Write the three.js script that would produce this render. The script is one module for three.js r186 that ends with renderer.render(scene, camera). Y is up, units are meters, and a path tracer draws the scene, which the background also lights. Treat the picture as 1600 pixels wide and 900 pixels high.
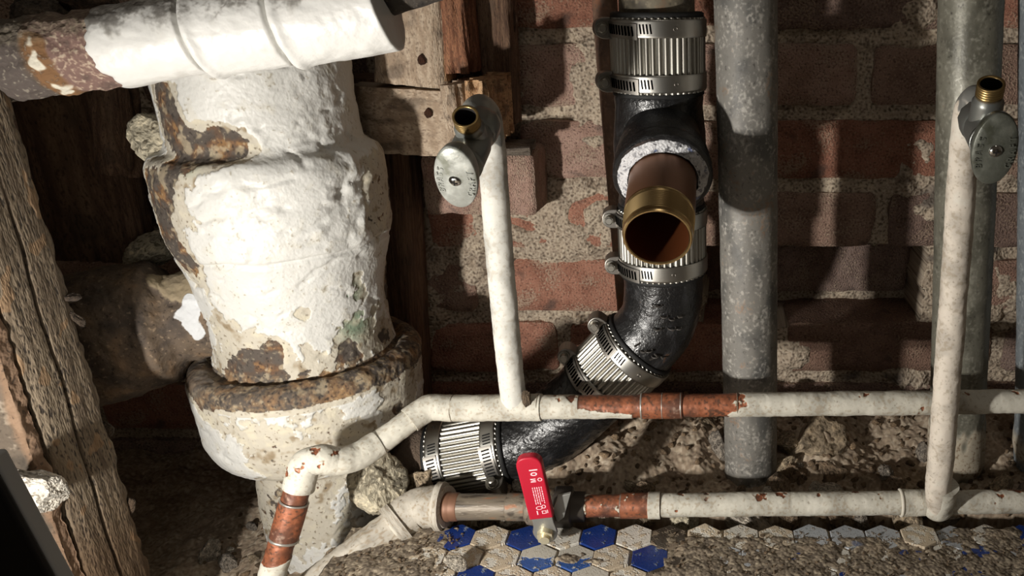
import * as THREE from 'three';
import { mergeGeometries, mergeVertices } from 'three/addons/utils/BufferGeometryUtils.js';
import { RoundedBoxGeometry } from 'three/addons/geometries/RoundedBoxGeometry.js';
import { TextGeometry } from 'three/addons/geometries/TextGeometry.js';
import { FontLoader } from 'three/addons/loaders/FontLoader.js';
import { RectAreaLightUniformsLib } from 'three/addons/lights/RectAreaLightUniformsLib.js';

// ------------------------------------------------------------------ camera, light, exposure
const scene = new THREE.Scene();
const FOCAL = 1250, CX = 1120, CY = 450, PITCH = 20 * Math.PI / 180, EYE = new THREE.Vector3(0, 0.373, 0);
const camera = new THREE.PerspectiveCamera(2 * Math.atan(450 / FOCAL) * 180 / Math.PI, 16 / 9, 0.01, 30);
camera.position.copy(EYE);
camera.rotation.x = -PITCH;
camera.setViewOffset(1600, 900, 800 - CX, 450 - CY, 1600, 900);
camera.updateProjectionMatrix();
const renderer = new THREE.WebGLRenderer();
renderer.toneMapping = THREE.LinearToneMapping;
renderer.toneMappingExposure = 1.36;
renderer.shadowMap.enabled = true;
scene.background = new THREE.Color(0x000000);
RectAreaLightUniformsLib.init();
// the strong light is the small LED work light that stands on the floor just outside the frame; the ceiling light of the room, behind the camera, adds a weak soft fill
const ROOM_LIGHT = 1.7;
const LAMP_AT = new THREE.Vector3(-0.332, 0.148, -0.135), LAMP_AIM = new THREE.Vector3(0.24, 0.22, -0.62), LAMP_POWER = 2500, LED_SIZE = 0.022;

// ------------------------------------------------------------------ helpers
const V = (x, y, z) => new THREE.Vector3(x, y, z);
// a pixel of the photograph as a direction; the point where it meets the upright plane d metres in front of the lens
const ray = (px, py) => {
  const a = (px - CX) / FOCAL, b = -(py - CY) / FOCAL, s = Math.sin(PITCH), c = Math.cos(PITCH);
  return V(a, b * c - s, -b * s - c);
};
const P = (px, py, d) => { const r = ray(px, py); return r.multiplyScalar(-d / r.z).add(EYE); };
const onLevel = (px, py, y) => { const r = ray(px, py); return r.multiplyScalar((y - EYE.y) / r.y).add(EYE); };
function random(seed) { let s = seed >>> 0; return () => { s = (s + 0x6D2B79F5) >>> 0; let t = s; t = Math.imul(t ^ (t >>> 15), t | 1); t ^= t + Math.imul(t ^ (t >>> 7), t | 61); return ((t ^ (t >>> 14)) >>> 0) / 4294967296; }; }
const clamp = (x, a = 0, b = 1) => x < a ? a : x > b ? b : x;
const mix = (a, b, t) => a + (b - a) * t;
const step = (a, b, x) => { const t = clamp((x - a) / (b - a)); return t * t * (3 - 2 * t); };
const PERM = new Uint8Array(512);
{ const r = random(77), p = [...Array(256).keys()]; for (let i = 255; i > 0; i--) { const j = Math.floor(r() * (i + 1)); [p[i], p[j]] = [p[j], p[i]]; } for (let i = 0; i < 512; i++) PERM[i] = p[i & 255]; }
const GX = new Float32Array(256), GY = new Float32Array(256), GZ = new Float32Array(256);
{ const r = random(5); for (let i = 0; i < 256; i++) { let x, y, z, l; do { x = r() * 2 - 1; y = r() * 2 - 1; z = r() * 2 - 1; l = x * x + y * y + z * z; } while (l > 1 || l < 0.01); l = 1.6 / Math.sqrt(l); GX[i] = x * l; GY[i] = y * l; GZ[i] = z * l; } }
function n3(x, y, z) {
  const xf = Math.floor(x), yf = Math.floor(y), zf = Math.floor(z);
  const X = xf & 255, Y = yf & 255, Z = zf & 255; x -= xf; y -= yf; z -= zf;
  const u = x * x * x * (x * (x * 6 - 15) + 10), v = y * y * y * (y * (y * 6 - 15) + 10), w = z * z * z * (z * (z * 6 - 15) + 10);
  const A = PERM[X] + Y, B = PERM[X + 1] + Y, AA = PERM[A & 255] + Z, AB = PERM[(A + 1) & 255] + Z, BA = PERM[B & 255] + Z, BB = PERM[(B + 1) & 255] + Z;
  const g = (h, a, b, c) => { h = PERM[h & 255]; return GX[h] * a + GY[h] * b + GZ[h] * c; };
  const x1 = x - 1, y1 = y - 1, z1 = z - 1;
  const a0 = g(AA, x, y, z), a1 = g(BA, x1, y, z), b0 = g(AB, x, y1, z), b1 = g(BB, x1, y1, z);
  const c0 = g(AA + 1, x, y, z1), c1 = g(BA + 1, x1, y, z1), d0 = g(AB + 1, x, y1, z1), d1 = g(BB + 1, x1, y1, z1);
  const e0 = a0 + u * (a1 - a0), e1 = b0 + u * (b1 - b0), f0 = c0 + u * (c1 - c0), f1 = d0 + u * (d1 - d0);
  const h0 = e0 + v * (e1 - e0), h1 = f0 + v * (f1 - f0);
  return h0 + w * (h1 - h0);
}
function fbm(x, y, z, oct = 4, gain = 0.5) { let s = 0, a = 1, n = 0; for (let i = 0; i < oct; i++) { s += a * n3(x, y, z); n += a; a *= gain; x = x * 2.03 + 11.3; y = y * 2.03 + 5.7; z = z * 2.03 + 3.1; } return s / n; }
const ridge = (x, y, z, oct = 3) => { let s = 0, a = 1, n = 0; for (let i = 0; i < oct; i++) { s += a * (1 - Math.abs(n3(x, y, z)) * 1.6); n += a; a *= 0.5; x = x * 2.1 + 7.1; y = y * 2.1 + 1.9; z = z * 2.1 + 4.4; } return s / n; };
// distance to the nearest of scattered points (pebbly ground), with the cell's own number
function cells(x, y, out) {
  const X = Math.floor(x), Y = Math.floor(y); let b = 9, b2 = 9, id = 0;
  for (let j = -1; j < 2; j++) for (let i = -1; i < 2; i++) {
    const h = PERM[(PERM[(X + i) & 255] + Y + j) & 255], h2 = PERM[(h + 71) & 255], px = X + i + h / 256 - x, py = Y + j + h2 / 256 - y, d = px * px + py * py;
    if (d < b) { b2 = b; b = d; id = h; } else if (d < b2) b2 = d;
  }
  out.id = id / 255; out.d = Math.sqrt(b); out.e = Math.sqrt(b2) - out.d; return out;
}
const CELL = { id: 0, d: 0, e: 0 };

// one colour map and one map of height (red), roughness (green) and metalness (blue), both from fn(u, v, o)
function bake(w, h, fn, wrap = false) {
  const c = new Uint8Array(w * h * 4), k = new Uint8Array(w * h * 4), o = { r: 0, g: 0, b: 0, h: 0.5, ro: 0.8, me: 0 };
  for (let j = 0, q = 0; j < h; j++) for (let i = 0; i < w; i++, q += 4) {
    o.h = 0.5; o.ro = 0.8; o.me = 0;
    fn((i + 0.5) / w, (j + 0.5) / h, o);
    c[q] = clamp(o.r, 0, 255); c[q + 1] = clamp(o.g, 0, 255); c[q + 2] = clamp(o.b, 0, 255); c[q + 3] = 255;
    k[q] = clamp(o.h) * 255; k[q + 1] = clamp(o.ro) * 255; k[q + 2] = clamp(o.me) * 255; k[q + 3] = 255;
  }
  const make = (data, srgb) => { const t = new THREE.DataTexture(data, w, h); t.magFilter = t.minFilter = THREE.LinearFilter; t.wrapS = THREE.RepeatWrapping; t.wrapT = wrap ? THREE.RepeatWrapping : THREE.ClampToEdgeWrapping; if (srgb) t.colorSpace = THREE.SRGBColorSpace; t.needsUpdate = true; return t; };
  return { map: make(c, true), data: make(k, false) };
}
function matOf(t, bump = 0.001, extra = {}) { return new THREE.MeshPhysicalMaterial({ map: t.map, bumpMap: t.data, bumpScale: bump, roughnessMap: t.data, roughness: 1, metalnessMap: t.data, metalness: 1, ...extra }); }
const tone = (o, c) => { o.r = c[0]; o.g = c[1]; o.b = c[2]; };
const toward = (o, c, t) => { o.r += (c[0] - o.r) * t; o.g += (c[1] - o.g) * t; o.b += (c[2] - o.b) * t; };
const dim = (o, k) => { o.r *= k; o.g *= k; o.b *= k; };

// surfaces over u (round) and v (along): lathes round an upright axis and sweeps along a path
function lathe(profile, cx, cz) {
  const N = 600, curve = new THREE.CatmullRomCurve3(profile.map(([r, y]) => V(r, y, 0)), false, 'centripetal'); curve.arcLengthDivisions = 2000;
  const pts = curve.getSpacedPoints(N);
  const at = (v) => { const f = clamp(v) * N, i = Math.min(N - 1, Math.floor(f)), t = f - i; return [mix(pts[i].x, pts[i + 1].x, t), mix(pts[i].y, pts[i + 1].y, t)]; };
  return { at, length: curve.getLength(), point(u, v, out) { const [r, y] = at(v), a = u * Math.PI * 2; return out.set(cx - r * Math.sin(a), y, cz - r * Math.cos(a)); } };
}
function sweep(points, radius, { cross, tension = 0.5, straight = false, back = V(0, 0, -1), samples = 400 } = {}) {
  let curve;
  if (straight) { curve = new THREE.CurvePath(); for (let i = 1; i < points.length; i++) curve.add(new THREE.LineCurve3(points[i - 1], points[i])); }
  else { curve = new THREE.CatmullRomCurve3(points, false, 'centripetal', tension); curve.arcLengthDivisions = 1000; }
  const L = curve.getLength(), pts = [], T = [], Nn = [], B = [];
  for (let i = 0; i <= samples; i++) pts.push(curve.getPointAt(i / samples));
  for (let i = 0; i <= samples; i++) T.push(pts[Math.min(samples, i + 1)].clone().sub(pts[Math.max(0, i - 1)]).normalize());
  let n = back.clone().addScaledVector(T[0], -back.dot(T[0])).normalize();
  for (let i = 0; i <= samples; i++) { n = n.clone().addScaledVector(T[i], -n.dot(T[i])).normalize(); Nn.push(n); B.push(T[i].clone().cross(n)); }
  const R = typeof radius === 'function' ? radius : () => radius;
  return {
    length: L, pts, T,
    frame(v) { const i = Math.round(clamp(v) * samples); return { p: pts[i], t: T[i], n: Nn[i], b: B[i] }; },
    point(u, v, out) {
      const f = clamp(v) * samples, i = Math.min(samples - 1, Math.floor(f)), t = f - i;
      let a, b;
      if (cross) [a, b] = cross(u, v); else { const r = R(v * L, v), q = u * Math.PI * 2; a = r * Math.cos(q); b = r * Math.sin(q); }
      const p = pts[i], p2 = pts[i + 1], n1 = Nn[i], n2 = Nn[i + 1], b1 = B[i], b2 = B[i + 1];
      return out.set(mix(p.x, p2.x, t) + a * mix(n1.x, n2.x, t) + b * mix(b1.x, b2.x, t), mix(p.y, p2.y, t) + a * mix(n1.y, n2.y, t) + b * mix(b1.y, b2.y, t), mix(p.z, p2.z, t) + a * mix(n1.z, n2.z, t) + b * mix(b1.z, b2.z, t));
    },
  };
}
// a rectangle with softened corners as the cross-section of a board: w along the path's back direction, h across
const board = (w, h, r = 0.08) => (u) => {
  const k = u * 4, s = Math.floor(k) % 4, t = (k - Math.floor(k)) * 2 - 1; let x, y;
  if (s === 0) { x = 1; y = t; } else if (s === 1) { x = -t; y = 1; } else if (s === 2) { x = -1; y = -t; } else { x = t; y = -1; }
  const l = Math.hypot(x, y), over = Math.max(0, (l - 1.2) / 0.2142) * r; return [x * (1 - over) * w / 2, y * (1 - over) * h / 2];
};
function surface(s, nu, nv, disp, { caps = false, v0 = 0, v1 = 1 } = {}) {
  const W = nu + 1, H = nv + 1, pos = new Float32Array(W * H * 3), uv = new Float32Array(W * H * 2), p = V(), idx = [];
  for (let j = 0, q = 0; j < H; j++) for (let i = 0; i < W; i++, q++) {
    const u = i / nu, v = mix(v0, v1, j / nv); s.point(u, v, p); pos[q * 3] = p.x; pos[q * 3 + 1] = p.y; pos[q * 3 + 2] = p.z; uv[q * 2] = u; uv[q * 2 + 1] = v;
  }
  for (let j = 0; j < nv; j++) for (let i = 0; i < nu; i++) { const a = j * W + i, b = a + 1, c = a + W, d = c + 1; idx.push(a, b, d, a, d, c); }
  const g = new THREE.BufferGeometry();
  g.setAttribute('position', new THREE.BufferAttribute(pos, 3)); g.setAttribute('uv', new THREE.BufferAttribute(uv, 2)); g.setIndex(idx);
  g.computeVertexNormals(); seam(g, W, H);
  // turn inside-out surfaces so that normals point away from the axis
  if (disp) {
    const n = g.attributes.normal.array;
    for (let q = 0; q < W * H; q++) {
      const i = q % W, j = Math.floor(q / W); p.set(pos[q * 3], pos[q * 3 + 1], pos[q * 3 + 2]);
      const h = disp(p, (i === nu ? 0 : i) / nu, uv[q * 2 + 1]);
      pos[q * 3] += n[q * 3] * h; pos[q * 3 + 1] += n[q * 3 + 1] * h; pos[q * 3 + 2] += n[q * 3 + 2] * h;
    }
    g.computeVertexNormals(); seam(g, W, H);
  }
  if (!caps) return g;
  const ends = [];
  for (const j of caps === 'start' ? [0] : caps === 'end' ? [nv] : [0, nv]) {
    const c = V(), r = []; for (let i = 0; i < nu; i++) { const q = (j * W + i) * 3, w = V(pos[q], pos[q + 1], pos[q + 2]); r.push(w); c.add(w); } c.divideScalar(nu);
    const cp = [], cu = []; for (let i = 0; i < nu; i++) { const a = r[i], b = r[(i + 1) % nu]; const t = j === 0 ? [c, b, a] : [c, a, b]; for (const w of t) { cp.push(w.x, w.y, w.z); } const v = j === 0 ? v0 : v1; cu.push(i / nu, v, i / nu, v, (i + 1) / nu, v); }
    const e = new THREE.BufferGeometry(); e.setAttribute('position', new THREE.Float32BufferAttribute(cp, 3)); e.setAttribute('uv', new THREE.Float32BufferAttribute(cu, 2)); e.computeVertexNormals(); ends.push(e);
  }
  return mergeGeometries([g.toNonIndexed(), ...ends]);
}
function seam(g, W, H) { const n = g.attributes.normal; for (let j = 0; j < H; j++) { const a = j * W, b = a + W - 1, x = n.getX(a) + n.getX(b), y = n.getY(a) + n.getY(b), z = n.getZ(a) + n.getZ(b), l = Math.hypot(x, y, z) || 1; n.setXYZ(a, x / l, y / l, z / l); n.setXYZ(b, x / l, y / l, z / l); } }
const bakeOn = (s, w, h, fn) => { const p = V(); return bake(w, h, (u, v, o) => { s.point(u, v, p); fn(p, u, v, o); }); };

// naming and tagging
const taken = new Map();
const numbered = (n) => { const k = taken.get(n) ?? 0; taken.set(n, k + 1); return k ? `${n}_${String(k).padStart(3, '0')}` : n; };
function mesh(name, geo, mat, parent) { const m = new THREE.Mesh(geo, mat); m.name = parent ? name : numbered(name); m.castShadow = m.receiveShadow = true; (parent ?? scene).add(m); return m; }
function tag(o, label, category, group, kind) { o.userData.label = label; o.userData.category = category; if (group) o.userData.group = group; if (kind) o.userData.kind = kind; return o; }
function thing(name, label, category, at = V(0, 0, 0), group) { const g = new THREE.Group(); g.name = numbered(name); g.position.copy(at); scene.add(g); return tag(g, label, category, group); }
function structure(o, label, category) { o.userData.kind = 'structure'; if (label) o.userData.label = label; if (category) o.userData.category = category; return o; }
// geometry given in the world's own coordinates, moved so that it belongs under a thing that stands at `at`
const from = (g, at) => g.translate(-at.x, -at.y, -at.z);
const FONT = await new FontLoader().loadAsync('fonts/droid/droid_sans_bold.typeface.json');

// ------------------------------------------------------------------ the setting: brick wall, pit, floor, room
const WALL = 0.712;                                   // distance of the brick faces from the lens
const COURSE = 0.0645, JOINT0 = 0.341;
const holes = [                                       // places where the front layer of bricks is missing: x0, x1, y0, y1, depth
  [-0.012, 0.196, 0.072, 0.1525, 0.06],
  [-0.66, -0.50, 0.16, 0.235, 0.09],
];
const inHole = (x, y) => { for (const h of holes) { const w = 0.006 * n3(x * 60, y * 60, 4); if (x > h[0] + w && x < h[1] + w && y > h[2] + w && y < h[3] + w * 0.6) return h[4]; } return 0; };
// smeared mortar that stands proud of the bricks: centre and size in metres
const smears = [[930, 110, 0.035, 0.9], [935, 190, 0.03, 0.8], [870, 340, 0.05, 1.0], [800, 350, 0.05, 0.9], [930, 345, 0.04, 0.9], [820, 165, 0.035, 0.6], [760, 420, 0.02, 0.9], [1440, 40, 0.03, 1], [1438, 250, 0.035, 1], [1450, 330, 0.025, 0.9],
  [1520, 420, 0.03, 1], [1580, 480, 0.04, 1.0], [1590, 250, 0.035, 0.9], [1560, 700, 0.05, 1], [1430, 640, 0.05, 1], [1250, 560, 0.03, 0.8], [700, 420, 0.05, 0.7], [660, 500, 0.05, 0.7], [900, 500, 0.012, 0.7]]
  .map(([px, py, r, k]) => { const p = P(px, py, WALL); return [p.x, p.y, r, k]; });
const smearAt = (x, y) => { let s = -0.25; for (const q of smears) { const d = ((x - q[0]) ** 2 + (y - q[1]) ** 2) / (q[2] * q[2]); if (d < 4) s += q[3] * Math.exp(-d * 1.6); } return s + 0.45 * fbm(x * 26, y * 26, 2.2, 3); };
const WX0 = -0.95, WX1 = 0.75, WY0 = -0.16, WY1 = 0.64;
function mortarDepth(x, y) {
  const s = smearAt(x, y), grain = fbm(x * 130, y * 130, 7, 3), lump = fbm(x * 45, y * 45, 1, 3);
  return -inHole(x, y) - 0.0065 + 0.003 * lump + 0.0022 * grain + 0.0016 * n3(x * 330, y * 330, 6) + step(0.0, 0.45, s) * (0.0095 + 0.003 * lump) - step(0.62, 0.9, ridge(x * 16, y * 22, 9, 2)) * 0.006 * step(0.1, 0.5, s);
}
{
  const wall = new THREE.Group(); wall.name = 'wall_back'; scene.add(wall); structure(wall);
  const nx = 900, ny = 424, pos = new Float32Array((nx + 1) * (ny + 1) * 3), uv = new Float32Array((nx + 1) * (ny + 1) * 2), idx = [];
  for (let j = 0, q = 0; j <= ny; j++) for (let i = 0; i <= nx; i++, q++) {
    const x = mix(WX0, WX1, i / nx), y = mix(WY0, WY1, j / ny);
    pos.set([x, y, -WALL + mortarDepth(x, y)], q * 3); uv.set([i / nx, j / ny], q * 2);
    if (i < nx && j < ny) { const a = q, b = q + 1, c = q + nx + 1, d = c + 1; idx.push(a, b, d, a, d, c); }
  }
  const g = new THREE.BufferGeometry(); g.setAttribute('position', new THREE.BufferAttribute(pos, 3)); g.setAttribute('uv', new THREE.BufferAttribute(uv, 2)); g.setIndex(idx); g.computeVertexNormals();
  const t = bake(1900, 900, (u, v, o) => {
    const x = mix(WX0, WX1, u), y = mix(WY0, WY1, v), a = fbm(x * 40, y * 40, 3, 3), b = fbm(x * 420, y * 420, 5, 2), c = n3(x * 900, y * 900, 2);
    tone(o, [174, 158, 139]); toward(o, [198, 181, 158], step(-0.1, 0.5, a)); toward(o, [126, 112, 99], step(0.15, 0.6, -a) * 0.8);
    toward(o, [206, 194, 174], step(0.06, 0.42, b) * 0.75); toward(o, [78, 66, 56], step(0.06, 0.42, -b) * 0.75);
    toward(o, [74, 68, 64], step(0.35, 0.55, fbm(x * 18, y * 30, 12, 3)) * 0.6);
    o.h = 0.5 + 0.35 * b + 0.15 * c + 0.2 * a; o.ro = 0.95;
  });
  mesh('mortar', g, matOf(t, 0.004), wall);
  // far reaches of the wall, outside what the mortar sheet covers
  const plain = new THREE.MeshStandardMaterial({ color: 0x7a6a5c, roughness: 0.95 });
  const slabs = [[-1.4, 1.4, WY1, 2.3], [-1.4, WX0, -0.3, WY1], [WX1, 1.4, -0.3, WY1], [-1.4, 1.4, -0.3, WY0]].map(([x0, x1, y0, y1]) => new THREE.BoxGeometry(x1 - x0, y1 - y0, 0.1).translate((x0 + x1) / 2, (y0 + y1) / 2, -WALL - 0.056));
  slabs.push(new THREE.BoxGeometry(2.8, 2.6, 0.1).translate(0, 1.0, -WALL - 0.2));
  mesh('masonry', mergeGeometries(slabs), plain, wall);

  // bricks: eight worn shapes shared by all, four clays in two tints
  const shapes = [];
  for (let k = 0; k < 8; k++) {
    const b = new THREE.BoxGeometry(1, 1, 1, 26, 9, 3), p = b.attributes.position;
    for (let i = 0; i < p.count; i++) {
      let x = p.getX(i) * 0.205, y = p.getY(i) * 0.0555, z = p.getZ(i) * 0.09;
      const ex = 0.1025 - Math.abs(x), ey = 0.02775 - Math.abs(y), ez = 0.045 - Math.abs(z);
      const wear = 0.0028 + 0.0028 * Math.max(0, n3(x * 30 + k * 9, y * 30, 3));
      const near = (e) => Math.max(0, 1 - e / 0.008);
      if (z > 0) { z -= wear * (near(ex) ** 2 + near(ey) ** 2); }
      x -= Math.sign(x) * wear * 0.7 * near(ex) * (near(ey) + near(ez)); y -= Math.sign(y) * wear * 0.7 * near(ey) * (near(ex) + near(ez));
      const n = fbm(x * 55 + k * 5.3, y * 55, z * 55 + k, 3);
      x += 0.0012 * n3(y * 70, z * 70, k); y += 0.0016 * n3(x * 40, z * 70, k + 3.3); z += 0.0022 * n * (z > 0 ? 1 : 0);
      p.setXYZ(i, x, y, z);
    }
    const w = mergeVertices(b.deleteAttribute('normal'), 1e-5); w.computeVertexNormals(); shapes.push(w);
  }
  const clays = [[[166, 118, 98], [144, 98, 80]], [[170, 140, 126], [150, 120, 106]], [[148, 121, 106], [126, 100, 87]], [[140, 120, 111], [118, 99, 91]]];
  const skins = clays.map(([c1, c2], k) => bake(640, 176, (u, v, o) => {
    const x = u * 0.205, y = v * 0.056, a = fbm(x * 50 + k * 7, y * 50, k, 4), b = fbm(x * 500, y * 500, k + 2, 2), m = fbm(x * 28 + 3 * k, y * 34, 20 + k, 4), e = Math.min(Math.min(u, 1 - u) * 3.7, Math.min(v, 1 - v));
    tone(o, c1); toward(o, c2, step(-0.25, 0.4, a)); toward(o, [196, 160, 136], step(0.12, 0.5, b) * 0.5); toward(o, [74, 54, 46], step(0.14, 0.5, -b) * 0.6);
    const lime = step(0.05, 0.6, m + 0.75 * b + step(0.16, 0, e) * 0.16 + (k === 1 ? 0.06 : 0));
    toward(o, [172, 154, 134], lime * 0.75); toward(o, [70, 62, 58], step(0.3, 0.55, -m) * 0.5);
    o.h = 0.45 + 0.25 * a + 0.25 * b + 0.1 * n3(x * 1100, y * 1100, k) + lime * 0.12; o.ro = 0.92;
  }));
  const clay = skins.flatMap((t) => [matOf(t, 0.0028), matOf(t, 0.0028, { color: 0xe6e0dc })]);
  const r = random(31);
  const place = (x0, x1, y, z, which, shape) => {
    const m = mesh('brick', shapes[shape ?? Math.floor(r() * 8)], clay[which ?? Math.floor(r() * 8)], wall);
    m.position.set((x0 + x1) / 2, y, z - 0.045 + (r() - 0.5) * 0.004); m.scale.set((x1 - x0) / 0.205, 0.98 + r() * 0.03, 1);
    m.rotation.set((r() - 0.5) * 0.02, (r() - 0.5) * 0.012, (r() - 0.5) * 0.014);
  };
  const first = { 0: 0.128, 3: -0.222, 4: -0.15, 1: 0.03, 2: -0.06, 5: -0.2, '-1': 0.02 };
  const fixed = { '3:-0.222': 0, '4:-0.150': 0, '2:-0.060': 4, '1:-0.182': 2, '0:-0.084': 2, '3:-0.004': 1 };
  for (let k = -4; k <= 7; k++) {
    const y = JOINT0 - COURSE * (k + 0.5), s = first[k] ?? (k % 2 ? 0.05 : -0.05);
    for (let n = -5; n <= 4; n++) {
      let x0 = s + n * 0.212 + 0.005, x1 = x0 + 0.203;
      if (x1 < WX0 || x0 > WX1) continue;
      const key = `${k}:${(x0 - 0.005).toFixed(3)}`, pick = fixed[key] ?? undefined; let skip = false;
      for (const h of holes) if (y > h[2] && y < h[3]) { const mid = (x0 + x1) / 2; if (x0 >= h[0] - 0.02 && x1 <= h[1] + 0.02) skip = true; else if (mid > h[0] && x0 < h[1] && x1 > h[1]) x0 = h[1]; else if (x1 > h[0] && x0 < h[0]) x1 = h[0]; }
      if (!skip && x1 - x0 > 0.03) place(x0, x1, y, -WALL, pick);
    }
  }
  for (const h of holes) for (let k = Math.ceil((JOINT0 - h[3]) / COURSE) - 1; JOINT0 - COURSE * (k + 0.5) > h[2] - 0.03; k++)      // the second layer of bricks, seen at the bottom of a hole
    for (let n = -1; n < 2; n++) { const x = (h[0] + h[1]) / 2 + n * 0.212 + (k % 2 ? 0.06 : -0.05); if (x + 0.1 > h[0] && x - 0.1 < h[1]) place(Math.max(h[0], x - 0.1), Math.min(h[1], x + 0.1), JOINT0 - COURSE * (k + 0.5), -WALL - h[4] + 0.004, 5 + (n + 1)); }
  // a header brick that juts out of the wall below the wood blocks
  const a = P(652, 240, 0.662), b = P(841, 342, 0.662);
  const jut = mesh('brick', shapes[3], clay[2], wall); jut.position.set((a.x + b.x) / 2, (a.y + b.y) / 2 + 0.001, -0.662 - 0.045); jut.scale.set((b.x - a.x) / 0.205, (a.y - b.y) / 0.0555, 1); jut.rotation.z = -0.01;
}

// the pit behind the floor: earth and crumbled mortar
const mounds = [[-0.085, -0.60, 0.085, 0.06, 0.052], [-0.03, -0.645, 0.07, 0.05, 0.05], [-0.15, -0.60, 0.05, 0.05, 0.03], [0.08, -0.65, 0.07, 0.06, 0.05], [0.085, -0.60, 0.04, 0.03, 0.035], [0.20, -0.64, 0.07, 0.06, 0.045], [0.28, -0.62, 0.08, 0.08, 0.05], [-0.27, -0.56, 0.06, 0.06, 0.03], [-0.36, -0.63, 0.08, 0.06, 0.02], [0.05, -0.55, 0.2, 0.03, 0.016], [0.33, -0.53, 0.1, 0.03, 0.03]];
function pitHeight(x, z) {
  let y = mix(-0.062, -0.012, step(-0.25, -0.16, x)) - 0.05 * Math.exp(-(((z + 0.510) / 0.014) ** 2)) * step(-0.27, -0.24, x); for (const m of mounds) { const d = ((x - m[0]) / m[2]) ** 2 + ((z - m[1]) / m[3]) ** 2; if (d < 5) y += m[4] * 0.6 * Math.exp(-d); }
  cells(x * 150, z * 150, CELL); const peb = CELL.d; cells(x * 340 + 40, z * 340, CELL);
  return y + 0.011 * fbm(x * 24, z * 24, 3, 3) + 0.0030 * (0.5 - peb) + 0.0007 * (0.5 - CELL.d);
}
{
  const X0 = -0.9, X1 = 0.75, Z0 = -0.80, Z1 = -0.40, nx = 900, nz = 218, pos = [], uv = [], idx = [];
  for (let j = 0, q = 0; j <= nz; j++) for (let i = 0; i <= nx; i++, q++) {
    const x = mix(X0, X1, i / nx), z = mix(Z0, Z1, j / nz); pos.push(x, pitHeight(x, z), z); uv.push(i / nx, j / nz);
    if (i < nx && j < nz) { const a = q, b = q + 1, c = q + nx + 1, d = c + 1; idx.push(a, d, b, a, c, d); }
  }
  const g = new THREE.BufferGeometry(); g.setAttribute('position', new THREE.Float32BufferAttribute(pos, 3)); g.setAttribute('uv', new THREE.Float32BufferAttribute(uv, 2)); g.setIndex(idx); g.computeVertexNormals();
  const t = bake(1650, 400, (u, v, o) => {
    const x = mix(X0, X1, u), z = mix(Z0, Z1, v), a = fbm(x * 22, z * 22, 8, 3), b = fbm(x * 380, z * 380, 5, 2); cells(x * 340 + 40, z * 340, CELL);
    tone(o, [150, 132, 112]); toward(o, [182, 164, 142], step(-0.2, 0.5, a)); toward(o, [118, 102, 86], step(0.1, 0.5, -a) * 0.6);
    if (CELL.id > 0.6) toward(o, [200, 188, 168], (CELL.id - 0.6) * 1.8); else if (CELL.id < 0.25) toward(o, [122, 108, 94], 0.2);
    toward(o, [104, 90, 76], step(0.08, 0.45, -b) * 0.6); toward(o, [206, 192, 170], step(0.12, 0.5, b) * 0.5); o.h = 0.5 + 0.3 * b - 0.2 * (CELL.d - 0.4); o.ro = 0.97;
  });
  const ground = mesh('ground', g, matOf(t, 0.0015)); structure(ground, 'earth and crumbled mortar in the pit behind the tiled floor');
}

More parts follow.
